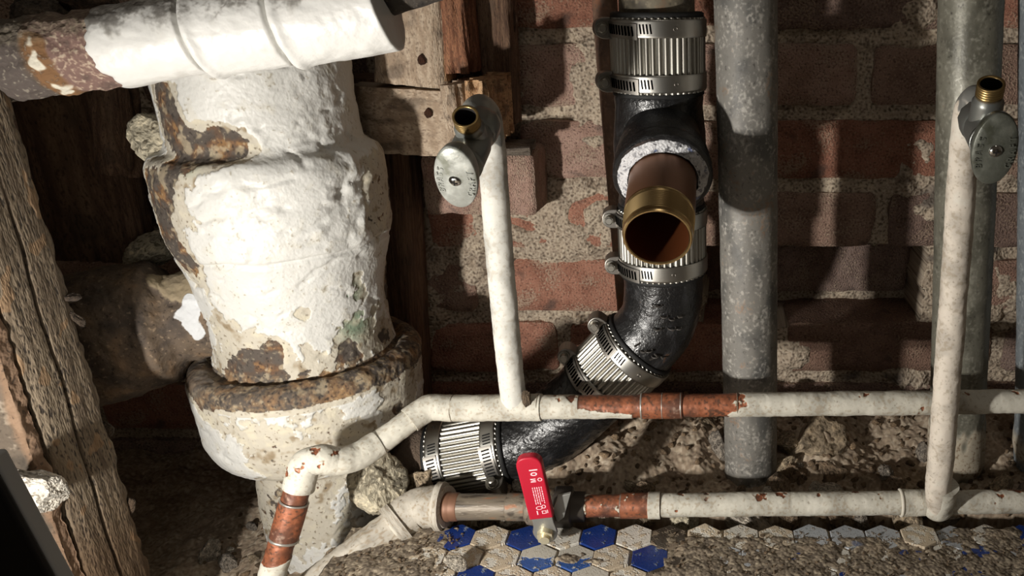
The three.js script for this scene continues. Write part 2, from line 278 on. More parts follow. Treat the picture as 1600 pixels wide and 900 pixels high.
// the broken edge of the bathroom floor: mortar bed, six-sided tiles, skin of old setting mortar
const TILE = 0.0262, ROW = TILE * 0.866, EDGE = -0.4995, BED0 = -0.272;
const tile0 = onLevel(990, 840, 0);
const covered = (x, z) => {                            // where old mortar lies over the tiles: right of the bare patch, and at its other end
  const back = step(-0.4905, -0.4875, z);
  return Math.max(step(-0.052, -0.026, x + 0.014 * n3(x * 60, z * 60, 2)) * Math.max(back, step(0.14, 0.19, x)), step(-0.182, -0.199, x + 0.018 * n3(x * 50, z * 50, 6)), step(0.22, 0.42, n3(x * 45, z * 70, 11) - 0.2 * step(-0.47, -0.49, z)) * step(-0.485, -0.475, z)) ;
};
{
  const floor = new THREE.Group(); floor.name = 'floor'; scene.add(floor); structure(floor);
  const X1 = 0.75, Z1 = -0.34, nx = 640, nz = 96, pos = [], uv = [], idx = [];
  for (let j = -2, q = 0; j <= nz; j++) for (let i = -1; i <= nx; i++, q++) {
    const x = mix(BED0, X1, Math.max(0, i) / nx), ragged = EDGE + 0.0035 * n3(x * 70, 1, 1) - 0.002 * n3(x * 200, 2, 1);
    let z = j < 0 ? ragged : mix(ragged, Z1, j / nz), c = covered(x, z);
    cells(x * 420, z * 420, CELL); const peb = CELL.d; cells(x * 190 + 9, z * 190, CELL);
    let y = -0.0018 + 0.0008 * fbm(x * 200, z * 200, 1, 2) + c * (0.003 + 0.0022 * fbm(x * 50, z * 50, 5, 3) + 0.0010 * fbm(x * 130, z * 130, 8, 2) + 0 * peb);
    if (j === -1) { y -= 0.006; z += 0.002; } if (j === -2) y = -0.085; if (i < 0) y = -0.085;
    pos.push(x, y, z); uv.push((x - BED0) / (X1 - BED0), (z + 0.51) / 0.18);
  }
  const W = nx + 2; for (let j = 0; j < nz + 2; j++) for (let i = 0; i < nx + 1; i++) { const a = j * W + i, b = a + 1, c = a + W, d = c + 1; idx.push(a, d, b, a, c, d); }
  const g = new THREE.BufferGeometry(); g.setAttribute('position', new THREE.Float32BufferAttribute(pos, 3)); g.setAttribute('uv', new THREE.Float32BufferAttribute(uv, 2)); g.setIndex(idx); g.computeVertexNormals();
  const t = bake(2000, 360, (u, v, o) => {
    const x = BED0 + u * (X1 - BED0), z = -0.51 + v * 0.18, a = fbm(x * 60, z * 60, 8, 3), b = fbm(x * 500, z * 500, 5, 2), c = covered(x, z); cells(x * 420, z * 420, CELL);
    tone(o, [178, 164, 140]); toward(o, [150, 132, 108], step(-0.1, 0.4, a));
    if (c > 0) { const q = { r: 122, g: 110, b: 94 }; if (CELL.id > 0.62) toward(q, [190, 176, 152], (CELL.id - 0.62) * 1.8); else if (CELL.id < 0.35) toward(q, [80, 70, 60], 0.5); toward(q, [146, 130, 110], step(0.05, 0.5, a) * 0.6); toward(o, [q.r, q.g, q.b], c); toward(o, [66, 84, 130], step(0.42, 0.5, fbm(x * 34, z * 34, 31, 3)) * 0.5); }
    toward(o, [70, 60, 50], step(0.12, 0.5, -b) * 0.6); toward(o, [196, 182, 158], step(0.2, 0.5, b) * 0.5 * c); o.h = 0.5 + 0.25 * b + c * 0.5 * (0.45 - CELL.d); o.ro = 0.95;
  });
  mesh('mortar_bed', g, matOf(t, 0.0009), floor);
  mesh('slab', new THREE.BoxGeometry(1.02, 0.1, 1.2).translate(0.24, -0.056, 0.18), new THREE.MeshStandardMaterial({ color: 0x8b7f70, roughness: 0.9 }), floor);
  mesh('slab', new THREE.BoxGeometry(2.8, 0.06, 2.2).translate(0, -0.12, 0.70), new THREE.MeshStandardMaterial({ color: 0x857a6c, roughness: 0.9 }), floor);
  mesh('slab', new THREE.BoxGeometry(1.1, 0.1, 2.2).translate(-0.85, -0.056, 0.70), new THREE.MeshStandardMaterial({ color: 0x8b7f70, roughness: 0.9 }), floor);
  const hex = new THREE.Shape(); for (let k = 0; k < 6; k++) { const a = k * Math.PI / 3 + Math.PI / 6, q = TILE / Math.sqrt(3) - 0.0013; hex[k ? 'lineTo' : 'moveTo'](q * Math.cos(a), q * Math.sin(a)); }
  const tg = new THREE.ExtrudeGeometry(hex, { depth: 0.0048, bevelEnabled: true, bevelThickness: 0.0006, bevelSize: 0.0006, bevelSegments: 2 }); tg.rotateX(-Math.PI / 2); tg.translate(0, -0.0048, 0);
  { const p = tg.attributes.position, q = new Float32Array(p.count * 2); for (let i = 0; i < p.count; i++) { q[i * 2] = p.getX(i) / 0.032 + 0.5; q[i * 2 + 1] = p.getZ(i) / 0.032 + 0.5; } tg.setAttribute('uv', new THREE.BufferAttribute(q, 2)); }
  const glaze = (base, scuff, amount, k, half) => matOf(bake(160, 160, (u, v, o) => {
    const a = fbm(u * 4 + k, v * 4, k * 2, 4), b = fbm(u * 26, v * 26, k, 3), e = half ? step(0.55, 0.5, v + 0.2 * a + (half - 1) * 0.2) : 0;
    tone(o, base); toward(o, base.map((x) => x * 0.82), step(0, 0.5, b)); const s = Math.max(e, step(1 - amount, 1.15 - amount, a + 0.5 + 0.35 * b)); toward(o, scuff, s * 0.92); toward(o, [120, 100, 78], s * step(0.1, 0.5, b) * 0.5);
    toward(o, [70, 60, 50], step(0.35, 0.5, -b) * 0.5); o.h = 0.4 + s * 0.3 + 0.1 * b; o.ro = mix(0.25, 0.9, s) + 0.1 * b;
  }), 0.0012);
  const white = [0, 2].map((k) => glaze([206, 202, 192], [186, 170, 146], 0.42 + 0.12 * k, k + 1)), blue = [glaze([26, 52, 118], [120, 128, 142], 0.25, 7)], halfBlue = [glaze([52, 84, 146], [196, 188, 170], 0.35, 13, 1)]; white.push(white[1]); blue.push(blue[0]); halfBlue.push(halfBlue[0]); const dark = glaze([70, 62, 54], [130, 116, 98], 0.5, 21), grey = glaze([168, 172, 176], [120, 108, 94], 0.35, 25);
  const r = random(8), add = (x, z, m, lift = 0, tilt = 0) => { const q = mesh('tile', tg, m, floor); q.position.set(x, lift, z); q.rotation.set((r() - 0.5) * 0.05 + tilt, (r() - 0.5) * 0.06 + Math.floor(r() * 6) * Math.PI / 3 * 0, (r() - 0.5) * 0.05); };
  const row1 = { '-5': blue[0], '-4': white[1], '-3': blue[0], '-2': white[0], '-1': blue[1], 0: white[0], 1: dark, 2: white[2], 5: grey, 6: grey, 7: grey, 8: white[2] };
  const row2 = { '-5': white[2], '-4': white[2], '-3': halfBlue[0], '-2': halfBlue[1], '-1': white[1], 0: blue[1], 1: dark, 4: blue[1] }, row3 = { '-4': blue[1], '-5': white[2], '-3': white[1], '-2': white[2], '-1': halfBlue[0], 0: white[1], 1: dark };
  const pick = [white[0], white[1], grey, blue[1], dark];
  for (let n = -6; n < 13; n++) {
    const x = tile0.x + n * TILE, j = () => (r() - 0.5) * 0.0014;
    if (n > -6) add(x + j(), tile0.z + j(), row1[n] ?? pick[Math.floor(r() * 5)], n === 8 ? 0.002 : n === 2 ? -0.001 : 0.0003, n === 2 ? 0.25 : 0);
    add(x + TILE / 2 + j(), tile0.z + ROW + j(), row2[n] ?? pick[Math.floor(r() * 5)]);
    add(x + j(), tile0.z + 2 * ROW + j(), row3[n] ?? pick[Math.floor(r() * 5)]);
    for (let q = 3; q < 8; q++) add(x + (q % 2 ? TILE / 2 : 0) + j(), tile0.z + q * ROW + j(), pick[[0, 1, 0, 1, 3][Math.floor(r() * 5)]]);
  }
}
// the room behind the camera, closed
{
  const paint = new THREE.MeshStandardMaterial({ color: 0xe2ddd4, roughness: 0.9 });
  const wallBox = (name, w, h, d, x, y, z) => structure(mesh(name, new THREE.BoxGeometry(w, h, d), paint)).position.set(x, y, z);
  wallBox('wall_left', 0.1, 2.6, 2.9, -1.42, 1.0, 0.5); wallBox('wall_right', 0.1, 2.6, 2.9, 1.42, 1.0, 0.5); wallBox('wall_front', 2.9, 2.6, 0.1, 0, 1.0, 1.85); wallBox('ceiling', 2.94, 0.1, 2.9, 0, 2.3, 0.5);
}

// ------------------------------------------------------------------ the painted cast-iron stack
const STACK = { x: -0.3216, z: -0.575 };
const stackShape = lathe([[0.054, -0.10], [0.0545, -0.02], [0.0555, 0.026], [0.060, 0.033], [0.072, 0.040], [0.0785, 0.052], [0.0810, 0.072], [0.0825, 0.092], [0.0830, 0.102], [0.0822, 0.1085], [0.0795, 0.1125], [0.0740, 0.1150], [0.0700, 0.1155], [0.0675, 0.1135], [0.0655, 0.1125], [0.0638, 0.1150],
  [0.0628, 0.122], [0.0620, 0.14], [0.0630, 0.16], [0.0660, 0.18], [0.0690, 0.195], [0.0720, 0.205], [0.0740, 0.212], [0.0752, 0.230], [0.0756, 0.254], [0.0748, 0.264], [0.0715, 0.2705], [0.066, 0.2735], [0.0630, 0.2765], [0.0615, 0.285], [0.0612, 0.33], [0.061, 0.38], [0.061, 0.62]], STACK.x, STACK.z);
function onStack(px, py) { // where the sight line first meets the stack
  const r = ray(px, py), p = V(); let best = null, bd = 9;
  for (let d = 0.42; d < 0.66; d += 0.001) {
    p.copy(r).multiplyScalar(-d / r.z).add(EYE); const q = Math.hypot(p.x - STACK.x, p.z - STACK.z);
    let R = 0; for (let v = 0; v < 1; v += 0.01) { const [rr, y] = stackShape.at(v); if (Math.abs(y - p.y) < 0.006 && rr > R) R = rr; }
    const e = q - R; if (e < bd) { bd = e; best = p.clone(); } if (e <= 0) break;
  }
  return best;
}
const spots = (list, find) => list.map(([px, py, r, k]) => { const p = find(px, py); return [p.x, p.y, p.z, r / 2900, k]; });
const spotSum = (list, p) => { let s = 0; for (const q of list) { const x = p.x - q[0], y = p.y - q[1], z = p.z - q[2], d = (x * x + y * y + z * z) / (q[3] * q[3]); if (d < 6) s += q[4] * Math.exp(-d); } return s; };
const stackBare = spots([[330, 590, 65, 0.9], [395, 575, 50, 0.75], [305, 560, 50, 0.9], [315, 640, 40, 0.5], [520, 585, 48, 0.75], [560, 560, 40, 0.8], [430, 540, 22, 0.7], [405, 605, 40, 0.7], [330, 228, 46, 0.95], [370, 222, 30, 0.7], [262, 275, 45, 0.8], [250, 320, 55, 1.0], [262, 375, 55, 1.1], [285, 405, 35, 0.9], [235, 290, 50, 1.0],
  [605, 440, 55, 1.1], [600, 520, 45, 1.0], [612, 300, 40, 0.8], [265, 195, 45, 1.2], [255, 155, 45, 1.3], [285, 215, 30, 0.8], [420, 580, 30, 0.6], [480, 590, 30, 0.55], [585, 480, 24, 0.5], [540, 545, 20, 0.5], [430, 490, 12, 0.3], [345, 210, 18, 0.5], [560, 430, 14, 0.5], [450, 605, 40, 0.45]], onStack);
const stackOld = spots([[300, 350, 45, 0.5], [310, 430, 45, 0.5], [340, 500, 55, 0.55], [390, 540, 50, 0.45], [470, 490, 24, 0.6], [550, 510, 50, 0.6], [560, 450, 40, 0.55], [300, 250, 50, 0.5], [360, 240, 40, 0.4], [480, 540, 40, 0.3], [440, 560, 30, 0.3], [410, 670, 130, 0.45], [500, 700, 110, 0.45], [350, 660, 70, 0.4], [570, 660, 90, 0.5], [440, 740, 100, 0.4], [480, 800, 160, 0.8], [400, 780, 100, 0.6], [590, 400, 30, 0.3], [575, 340, 26, 0.4]], onStack);
const stackGreen = spots([[555, 505, 34, 1], [545, 460, 26, 0.9], [560, 150, 22, 1], [300, 262, 16, 0.5], [490, 440, 14, 0.5]], onStack);
const stackGrime = spots([[330, 560, 60, 0.8], [300, 600, 50, 0.7], [420, 690, 60, 0.3], [560, 690, 60, 0.3]], onStack);
function stackPaint(p) { // -1 thick white paint ... 0 old cream paint ... 1 bare rusty iron
  const back = (STACK.z - p.z) / 0.07, side = (p.x - STACK.x) / 0.073;
  let m = -0.62 + spotSum(stackBare, p) + spotSum(stackOld, p) * 0.85;
  if (p.y > 0.1) { const q = Math.hypot(p.x - STACK.x, p.z - STACK.z); if (q > 0.0635) m += 0.72 * step(0.1, 0.106, p.y) * step(0.123, 0.1185, p.y); }
  if (p.y < 0.098) m -= 0.24; if (p.y < 0.03) m += 0.2;
  m += step(0.1, 0.7, back) * 1.2 + step(0.92, 1.05, side) * 0.7;
  return m + 0.42 * fbm(p.x * 45, p.y * 45, p.z * 45, 4) + 0.26 * fbm(p.x * 170, p.y * 170, p.z * 170, 3);
}
const stackSteps = (m) => 0.45 * step(-0.17, -0.23, m) + 0.4 * step(0.24, 0.18, m);
{
  const at = V(STACK.x, -0.1, STACK.z), t = thing('soil_stack', 'thick cast-iron soil stack with two bell joints under peeling white paint', 'soil pipe', at);
  const lumps = spots([[560, 290, 40, 1], [520, 300, 25, 0.7], [560, 360, 30, 1], [530, 230, 40, 0.7], [500, 370, 30, 0.6], [575, 240, 30, 1], [390, 330, 60, 0.35], [480, 160, 40, 0.3]], onStack);
  const disp = (p) => {
    const m = stackPaint(p), rough = spotSum(lumps, p), grime = step(0.2, 0.5, m);
    return 0.0014 * stackSteps(m) + 0.0022 * fbm(p.x * 24, p.y * 24, p.z * 24, 2) + (0.0008 + 0.0045 * clamp(rough)) * fbm(p.x * 85, p.y * 85, p.z * 85, 3) + 0.0016 * grime * fbm(p.x * 160, p.y * 160, p.z * 160, 2) - 0.0012 * step(0.8, 0.95, ridge(p.x * 22, p.y * 40, p.z * 22, 2)) * step(0.1, -0.2, m)
      - 0.0018 * step(0.0022, 0.0006, Math.abs(p.y - 0.205 - 0.004 * n3(p.x * 30, 1, p.z * 30))) * step(0.3, 0, m);
  };
  const W = [209, 208, 203], CREAM = [190, 183, 168], RUST = [102, 74, 54], IRON = [84, 76, 69], OCHRE = [150, 114, 74], GREEN = [132, 148, 126];
  const tex = bakeOn(stackShape, 1300, 1300, (p, u, v, o) => {
    const m = stackPaint(p), a = fbm(p.x * 90, p.y * 90, p.z * 90, 3), b = fbm(p.x * 420, p.y * 420, p.z * 420, 2);
    if (m < -0.2) { tone(o, W); toward(o, [204, 200, 188], step(0.05, 0.5, a) * 0.6); toward(o, [150, 140, 122], step(0.42, 0.6, b + 0.5 * a) * 0.6); }
    else if (m < 0.21) { tone(o, CREAM); toward(o, GREEN, clamp(spotSum(stackGreen, p) * 1.2)); toward(o, [206, 198, 176], step(0, 0.4, a) * 0.7); toward(o, [126, 106, 78], step(0.12, 0.5, -a) * 0.7); toward(o, [92, 78, 60], step(0.3, 0.5, b) * 0.6); }
    else { tone(o, IRON); toward(o, RUST, step(-0.1, 0.3, a) * 0.8); toward(o, OCHRE, step(0.2, 0.5, a + 0.4 * b) * 0.75); toward(o, [172, 158, 132], step(0.08, 0.34, fbm(p.x * 130, p.y * 130, p.z * 130 + 4, 3)) * 0.75); if (p.y > 0.1 && p.y < 0.12) toward(o, [150, 124, 92], 0.45 * step(-0.3, 0.2, b + a)); toward(o, [182, 170, 142], step(0.3, 0.5, b) * 0.5); toward(o, [40, 34, 30], step(0.25, 0.5, -b) * 0.6); toward(o, [112, 104, 96], clamp(spotSum(stackGrime, p)) * 0.7); }
    o.h = 0.2 + 0.55 * stackSteps(m) + 0.14 * b + 0.12 * a; o.ro = m < -0.2 ? 0.5 + 0.15 * a : 0.9;
  });
  mesh('pipe', from(surface(stackShape, 300, 560, disp), at), matOf(tex, 0.0016), t);
  STACK.thing = t;
}
// side branch of the stack: short neck and a rusty bell that points at the stud
{
  const path = [P(392, 478, 0.565), P(330, 487, 0.558), P(270, 500, 0.549), P(190, 518, 0.539), P(60, 548, 0.527)];
  const L0 = path[0].distanceTo(path[2]);
  const s = sweep(path, (q) => 0.033 + 0.0125 * step(L0 - 0.005, L0 + 0.006, q) + 0.0035 * step(L0 + 0.006, L0 + 0.04, q)), at = STACK.thing.position, t = STACK.thing;
  const flake = spots([[298, 492, 26, 1], [300, 470, 18, 0.5], [312, 515, 20, 0.8]], (px, py) => P(px, py, 0.53)), cream = spots([[280, 430, 50, 0.9], [320, 450, 40, 0.8], [250, 425, 30, 0.6]], (px, py) => P(px, py, 0.54));
  const field = (p) => 0.3 * fbm(p.x * 90, p.y * 90, p.z * 90, 4);
  const tex = bakeOn(s, 700, 700, (p, u, v, o) => {
    const a = fbm(p.x * 60, p.y * 60, p.z * 60, 3), b = fbm(p.x * 420, p.y * 420, p.z * 420, 2), f = field(p);
    tone(o, [104, 90, 76]); toward(o, [76, 67, 60], step(-0.1, 0.4, a)); toward(o, [128, 106, 84], step(0.1, 0.5, -a)); toward(o, [160, 140, 116], step(0.3, 0.55, b) * 0.7); toward(o, [42, 34, 30], step(0.3, 0.55, -b) * 0.6);
    const c = step(0.35, 0.45, spotSum(cream, p) + f), w = step(0.42, 0.5, spotSum(flake, p) + f * 1.4); toward(o, [176, 160, 130], c * 0.8); toward(o, [214, 216, 218], w); o.h = 0.4 + 0.2 * b + 0.15 * c + 0.3 * w; o.ro = 0.88;
  });
  mesh('branch_bell', from(surface(s, 150, 170, (p) => 0.002 * fbm(p.x * 40, p.y * 40, p.z * 40, 3) + 0.0014 * fbm(p.x * 150, p.y * 150, p.z * 150, 2) + 0.002 * step(0.3, 0.5, spotSum(cream, p) + field(p))), at), matOf(tex, 0.0012), t).userData.label = 'rusty brown iron bell branching off the stack';
}
// upper drain pipe, white paint, two soft collars, rust at the stud end
{
  const path = [P(-130, 122, 0.452), P(40, 92, 0.455), P(180, 74, 0.458), P(300, 53, 0.462), P(415, 36, 0.466), P(520, 20, 0.47), P(609, 2, 0.473)];
  const curve0 = sweep(path, 0.02), L = curve0.length, at = path[3].clone();
  const vOf = (px) => { let b = 0, bd = 1e9; for (let i = 0; i <= 200; i++) { const q = curve0.frame(i / 200).p; const e = Math.abs(q.x - P(px, 60, 0.463).x); if (e < bd) { bd = e; b = i / 200; } } return b; };
  const v1 = vOf(318), v2 = vOf(446), vr = vOf(186), vg = vOf(106), ve = vOf(590);
  const groove = (v, c, w) => Math.exp(-(((v - c) * L / w) ** 2));
  const s = sweep(path, (q, v) => 0.0250 - 0.0024 * step(v1 + 0.003, v1 - 0.003, v) + 0.0018 * step(v2 - 0.004, v2 + 0.004, v) - 0.0042 * groove(v, v1 - 0.005, 0.0013) - 0.0042 * groove(v, v2 - 0.004, 0.0013) + 0.0015 * groove(v, v1 + 0.01, 0.003) + 0.0012 * groove(v, v2 + 0.012, 0.003) - 0.0008 * step(0, 0.1, v) + 0.001 * groove(v, vg, 0.006)
    - 0.004 * step(ve + 0.01, 1, v) - 0.014 * step(0.992, 1, v));
  const rusty = (p, v) => step(vr + 0.012, vr - 0.012, v + 0.02 * fbm(p.x * 90, p.y * 90, p.z * 90, 3));
  const drip = P(575, 92, 0.452);
  const disp = (p, u, v) => { const r = rusty(p, v); return 0.0012 * fbm(p.x * 30, p.y * 30, p.z * 30, 2) + 0.0006 * fbm(p.x * 120, p.y * 120, p.z * 120, 2) - 0.0012 * r + 0.0022 * r * fbm(p.x * 110, p.y * 110, p.z * 110, 3) + 0.004 * Math.exp(-((p.distanceTo(drip) / 0.006) ** 2)); };
  const tex = bakeOn(s, 700, 1400, (p, u, v, o) => {
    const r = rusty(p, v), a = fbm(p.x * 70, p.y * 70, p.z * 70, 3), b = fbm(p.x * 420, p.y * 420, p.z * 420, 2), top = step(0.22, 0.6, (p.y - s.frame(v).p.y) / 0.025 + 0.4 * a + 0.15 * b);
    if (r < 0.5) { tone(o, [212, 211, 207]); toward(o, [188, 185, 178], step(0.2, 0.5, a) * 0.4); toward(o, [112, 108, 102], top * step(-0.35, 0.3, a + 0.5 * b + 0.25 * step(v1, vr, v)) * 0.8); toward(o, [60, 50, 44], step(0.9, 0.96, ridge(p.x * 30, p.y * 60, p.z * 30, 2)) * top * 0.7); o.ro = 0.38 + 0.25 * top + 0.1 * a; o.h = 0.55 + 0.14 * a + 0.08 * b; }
    else {
      tone(o, [112, 88, 80]); toward(o, [150, 128, 112], step(-0.05, 0.35, b + 0.3 * a)); toward(o, [70, 58, 52], step(0.1, 0.5, -a) * 0.7);
      const ring = groove(v, vg, 0.009) * step(0.75, 0.3, (p.y - s.frame(v).p.y) / 0.025); toward(o, [116, 84, 54], step(0.4, 0.62, ring + 0.35 * a)); toward(o, [86, 62, 44], step(0.4, 0.62, ring + 0.35 * a) * step(0, 0.4, b)); toward(o, [206, 200, 184], step(0.5, 0.62, ring * 0.6 + 0.7 * fbm(p.x * 70, p.y * 70, p.z * 70 + 9, 3)) * step(0.2, 0.4, ring));
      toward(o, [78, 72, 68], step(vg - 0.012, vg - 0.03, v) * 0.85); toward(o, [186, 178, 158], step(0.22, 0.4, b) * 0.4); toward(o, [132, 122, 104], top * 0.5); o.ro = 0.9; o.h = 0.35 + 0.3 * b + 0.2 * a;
    }
  });
  const t = thing('drain_pipe', 'white painted drain pipe crossing in front of the stack, rusty near the stud', 'pipe', at);
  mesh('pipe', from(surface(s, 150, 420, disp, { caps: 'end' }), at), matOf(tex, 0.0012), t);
  // its bare dark continuation beyond the painted bell
  const s2 = sweep([P(585, -6, 0.474), P(680, -36, 0.478), P(860, -95, 0.486)], 0.0125), tex2 = bakeOn(s2, 200, 300, (p, u, v, o) => { const a = fbm(p.x * 90, p.y * 90, p.z * 90, 3), b = fbm(p.x * 500, p.y * 500, p.z * 500, 2); tone(o, [58, 52, 46]); toward(o, [34, 30, 28], step(-0.1, 0.4, a)); toward(o, [128, 116, 98], step(0.3, 0.5, b) * 0.5); o.h = 0.5 + 0.3 * b; o.ro = 0.85; });
  mesh('tail_pipe', from(surface(s2, 60, 60, (p) => 0.0008 * fbm(p.x * 90, p.y * 90, p.z * 90, 3)), at), matOf(tex2, 0.001), t).userData.label = 'bare dark iron pipe beyond the painted bell';
}

// ------------------------------------------------------------------ wood
// timber grain: `along` runs with the fibre, a and b across it
function woodTone(o, along, a, b, k, pal, dark = 0.85) {
  const warp = 0.25 * fbm(along * 9, a * 30, b * 30 + k, 2), g = fbm(along * 26 + k, a * 260 + warp * 14, b * 260, 3), f = fbm(along * 230 + k * 3, a * 1000 + warp * 30, b * 1000, 3), big = fbm(along * 6, a * 40, b * 40 + k, 3);
  tone(o, pal[0]); toward(o, pal[1], step(-0.25, 0.35, g)); toward(o, pal[2], step(0.05, 0.5, big) * 0.6); toward(o, pal[3], step(0.08, 0.42, -f - 0.35 * g) * dark); toward(o, pal[0].map((x) => Math.min(255, x * 1.25)), step(0.25, 0.55, f) * 0.6);
  o.h = 0.5 + 0.25 * g + 0.4 * f; o.ro = 0.9; return { g, f, big };
}
const STUDPAL = [[120, 106, 88], [88, 75, 60], [136, 123, 104], [34, 27, 21]];
{ // the stud
  const x0 = -0.475, x1 = -0.385, top = 0.62, foot = -0.10, dpt = 0.047, zf = -0.402, xm = (x0 + x1) / 2, at = V(xm, foot, zf - dpt / 2);
  const s = sweep([V(xm, foot, zf - dpt / 2), V(xm, 0.2, zf - dpt / 2), V(xm, top, zf - dpt / 2)], 0, { cross: board(dpt, x1 - x0, 0.05) });
  const split = (p) => { const c = zf - 0.021 - (p.y - 0.15) * 0.01 + 0.002 * n3(p.y * 22, 1, 1); return Math.exp(-(((p.z - c) / 0.0008) ** 2)) * step(0.30, 0.22, p.y) * step(-0.4, -0.39, p.x); };
  const edge = (p) => step(0.006, 0, p.z - (zf - dpt));
  const disp = (p) => 0.0004 * fbm(p.x * 180, p.y * 30, p.z * 180, 3) + 0.0004 * fbm(p.x * 420, p.y * 110, p.z * 420, 2) - 0.004 * split(p) - edge(p) * 0.0035 * Math.max(0, fbm(p.y * 45, 2, 2, 3) + 0.12) * 2.2;
  const tex = bakeOn(s, 760, 1900, (p, u, v, o) => {
    woodTone(o, p.y, p.x, p.z, 3, STUDPAL); const low = step(0.09, 0.0, p.y + 0.03 * fbm(p.x * 40, p.y * 20, 3, 3)); toward(o, [88, 62, 38], low * 0.65); toward(o, [26, 20, 16], split(p) * 0.8);
    const old = step(0.30, 0.34, fbm(p.x * 60, p.y * 40, p.z * 60 + 5, 3)); toward(o, [150, 116, 82], old * 0.5); o.h -= 0.3 * split(p);
  });
  const t = thing('wall_stud', 'weathered grey-brown wooden wall stud with a long split in its face', 'stud', at);
  mesh('timber', from(surface(s, 240, 460, disp, { caps: true }), at), matOf(tex, 0.0014), t);
}
const gritTex = bake(256, 256, (u, v, o) => { const b = fbm(u * 7, v * 7, 3, 4), c = fbm(u * 26, v * 26, 8, 3); tone(o, [205, 205, 205]); toward(o, [118, 114, 108], step(0.05, 0.45, -b - 0.6 * c)); toward(o, [250, 248, 244], step(0.08, 0.5, b + 0.6 * c)); o.h = 0.5 + 0.35 * b + 0.4 * c; o.ro = 0.95; }, true);
for (const q of [gritTex.map, gritTex.data]) q.wrapS = q.wrapT = THREE.MirroredRepeatWrapping;
const grit = (color) => new THREE.MeshPhysicalMaterial({ color, vertexColors: true, map: gritTex.map, bumpMap: gritTex.data, bumpScale: 0.002, roughness: 0.95 });
function rock(k, detail = 3) {
  const g = mergeVertices(new THREE.IcosahedronGeometry(1, detail === 3 ? 12 : detail).deleteAttribute('normal').deleteAttribute('uv'), 1e-4), p = g.attributes.position, c = [], v = V();
  const planes = [], r = random(900 + k); for (let i = 0; i < 9; i++) planes.push([V(r() * 2 - 1, r() * 2 - 1, r() * 2 - 1).normalize(), 0.62 + r() * 0.3]);
  for (let i = 0; i < p.count; i++) {
    v.fromBufferAttribute(p, i).normalize(); let m = 1.05; for (const [n, d] of planes) { const q = v.dot(n); if (q > 0.05) m = Math.min(m, d / q); }
    m *= 1 + 0.16 * fbm(v.x * 2.2 + k, v.y * 2.2, v.z * 2.2, 3) + 0.07 * fbm(v.x * 7 + k, v.y * 7, v.z * 7, 3);
    p.setXYZ(i, v.x * m, v.y * m, v.z * m); const a = fbm(v.x * 3 + k, v.y * 3, v.z * 3 + 8, 3), b = n3(v.x * 22, v.y * 22, v.z * 22 + k), q = clamp(0.82 + 0.32 * a + 0.3 * b, 0.35, 1.3); c.push(q, q * (0.985 - 0.02 * a), q * (0.96 - 0.05 * a));
  }
  g.setAttribute('color', new THREE.Float32BufferAttribute(c, 3)); g.computeVertexNormals(); const uv = []; for (let i = 0; i < p.count; i++) { v.fromBufferAttribute(p, i); const n = g.attributes.normal, ax = Math.abs(n.getX(i)), ay = Math.abs(n.getY(i)), az = Math.abs(n.getZ(i)); if (ay > ax && ay > az) uv.push(v.x * 0.35, v.z * 0.35); else if (ax > az) uv.push(v.z * 0.35, v.y * 0.35); else uv.push(v.x * 0.35, v.y * 0.35); } g.setAttribute('uv', new THREE.Float32BufferAttribute(uv, 2)); return g;
}
{ // crusted plaster edge that stands forward beside the stud
  const x1 = -0.387, at = V(-0.437, -0.05, -0.398), pts = [V(-0.437, 0.24, -0.3975), V(-0.437, 0.15, -0.396), V(-0.437, 0.08, -0.396), V(-0.438, 0.045, -0.398), V(-0.44, -0.02, -0.402)];
  const s = sweep(pts, 0, { cross: board(0.012, 0.1, 0.16) });
  const t = thing('plaster_edge', 'crusted brown plaster edge with an orange rim along the stud', 'plaster', at);
  const tex = bakeOn(s, 500, 800, (p, u, v, o) => {
    const a = fbm(p.x * 50, p.y * 50, p.z * 50, 4), b = fbm(p.x * 420, p.y * 420, p.z * 420, 2); tone(o, [98, 87, 75]); toward(o, [74, 66, 57], step(-0.1, 0.4, a)); toward(o, [150, 138, 122], step(0.22, 0.45, -a + 0.3 * b) * 0.8);
    toward(o, [136, 106, 82], step(0.006, 0.001, x1 - p.x + 0.004 * a) * 0.7); toward(o, [54, 44, 36], step(0.3, 0.5, -b) * 0.5); o.h = 0.5 + 0.3 * b + 0.2 * a; o.ro = 0.92;
  });
  mesh('crust', from(surface(s, 140, 200, (p) => 0.004 * fbm(p.x * 40, p.y * 40, p.z * 40, 3) + 0.0015 * fbm(p.x * 150, p.y * 150, p.z * 150, 2), { caps: true }), at), matOf(tex, 0.0015), t);
  const chunk = mesh('plaster_chunk', rock(4), grit(0xfaf4e8)); const c = P(56, 766, 0.374); chunk.position.copy(c); chunk.scale.set(0.0145, 0.0165, 0.008); chunk.rotation.set(0.4, 0.3, 0.5);
  tag(chunk, 'jagged white plaster chunk between the work light and the stud', 'plaster chunk');
}
// loose flakes that cling to the edge of the stud
[[207, 788, 0.0036, 0.0085, 0x76624f], [188, 670, 0.0038, 0.006, 0x6c5c4c], [133, 500, 0.005, 0.008, 0x665646], [44, 140, 0.0035, 0.007, 0x665444], [128, 465, 0.006, 0.006, 0x6a5a4c]].forEach(([px, py, w, h, c], i) => {
  const m = mesh('bark_flake', rock(i + 6), grit(c)); m.position.copy(P(px, py, 0.448)); m.position.x = -0.3875; m.position.z += 0.001; m.scale.set(w, h, 0.003); m.rotation.set(0.3 * i, 0.2, -0.25);
  tag(m, ['long crusty flake low on the edge of the stud, near the stack foot', 'small flake on the stud edge below the rusty bell', 'curled flake on the stud edge beside the rusty bell', 'flake on the stud edge just under the drain pipe', 'rounded crumb on the stud edge above the curled flake'][i], 'flake', 'flakes along the stud');
});
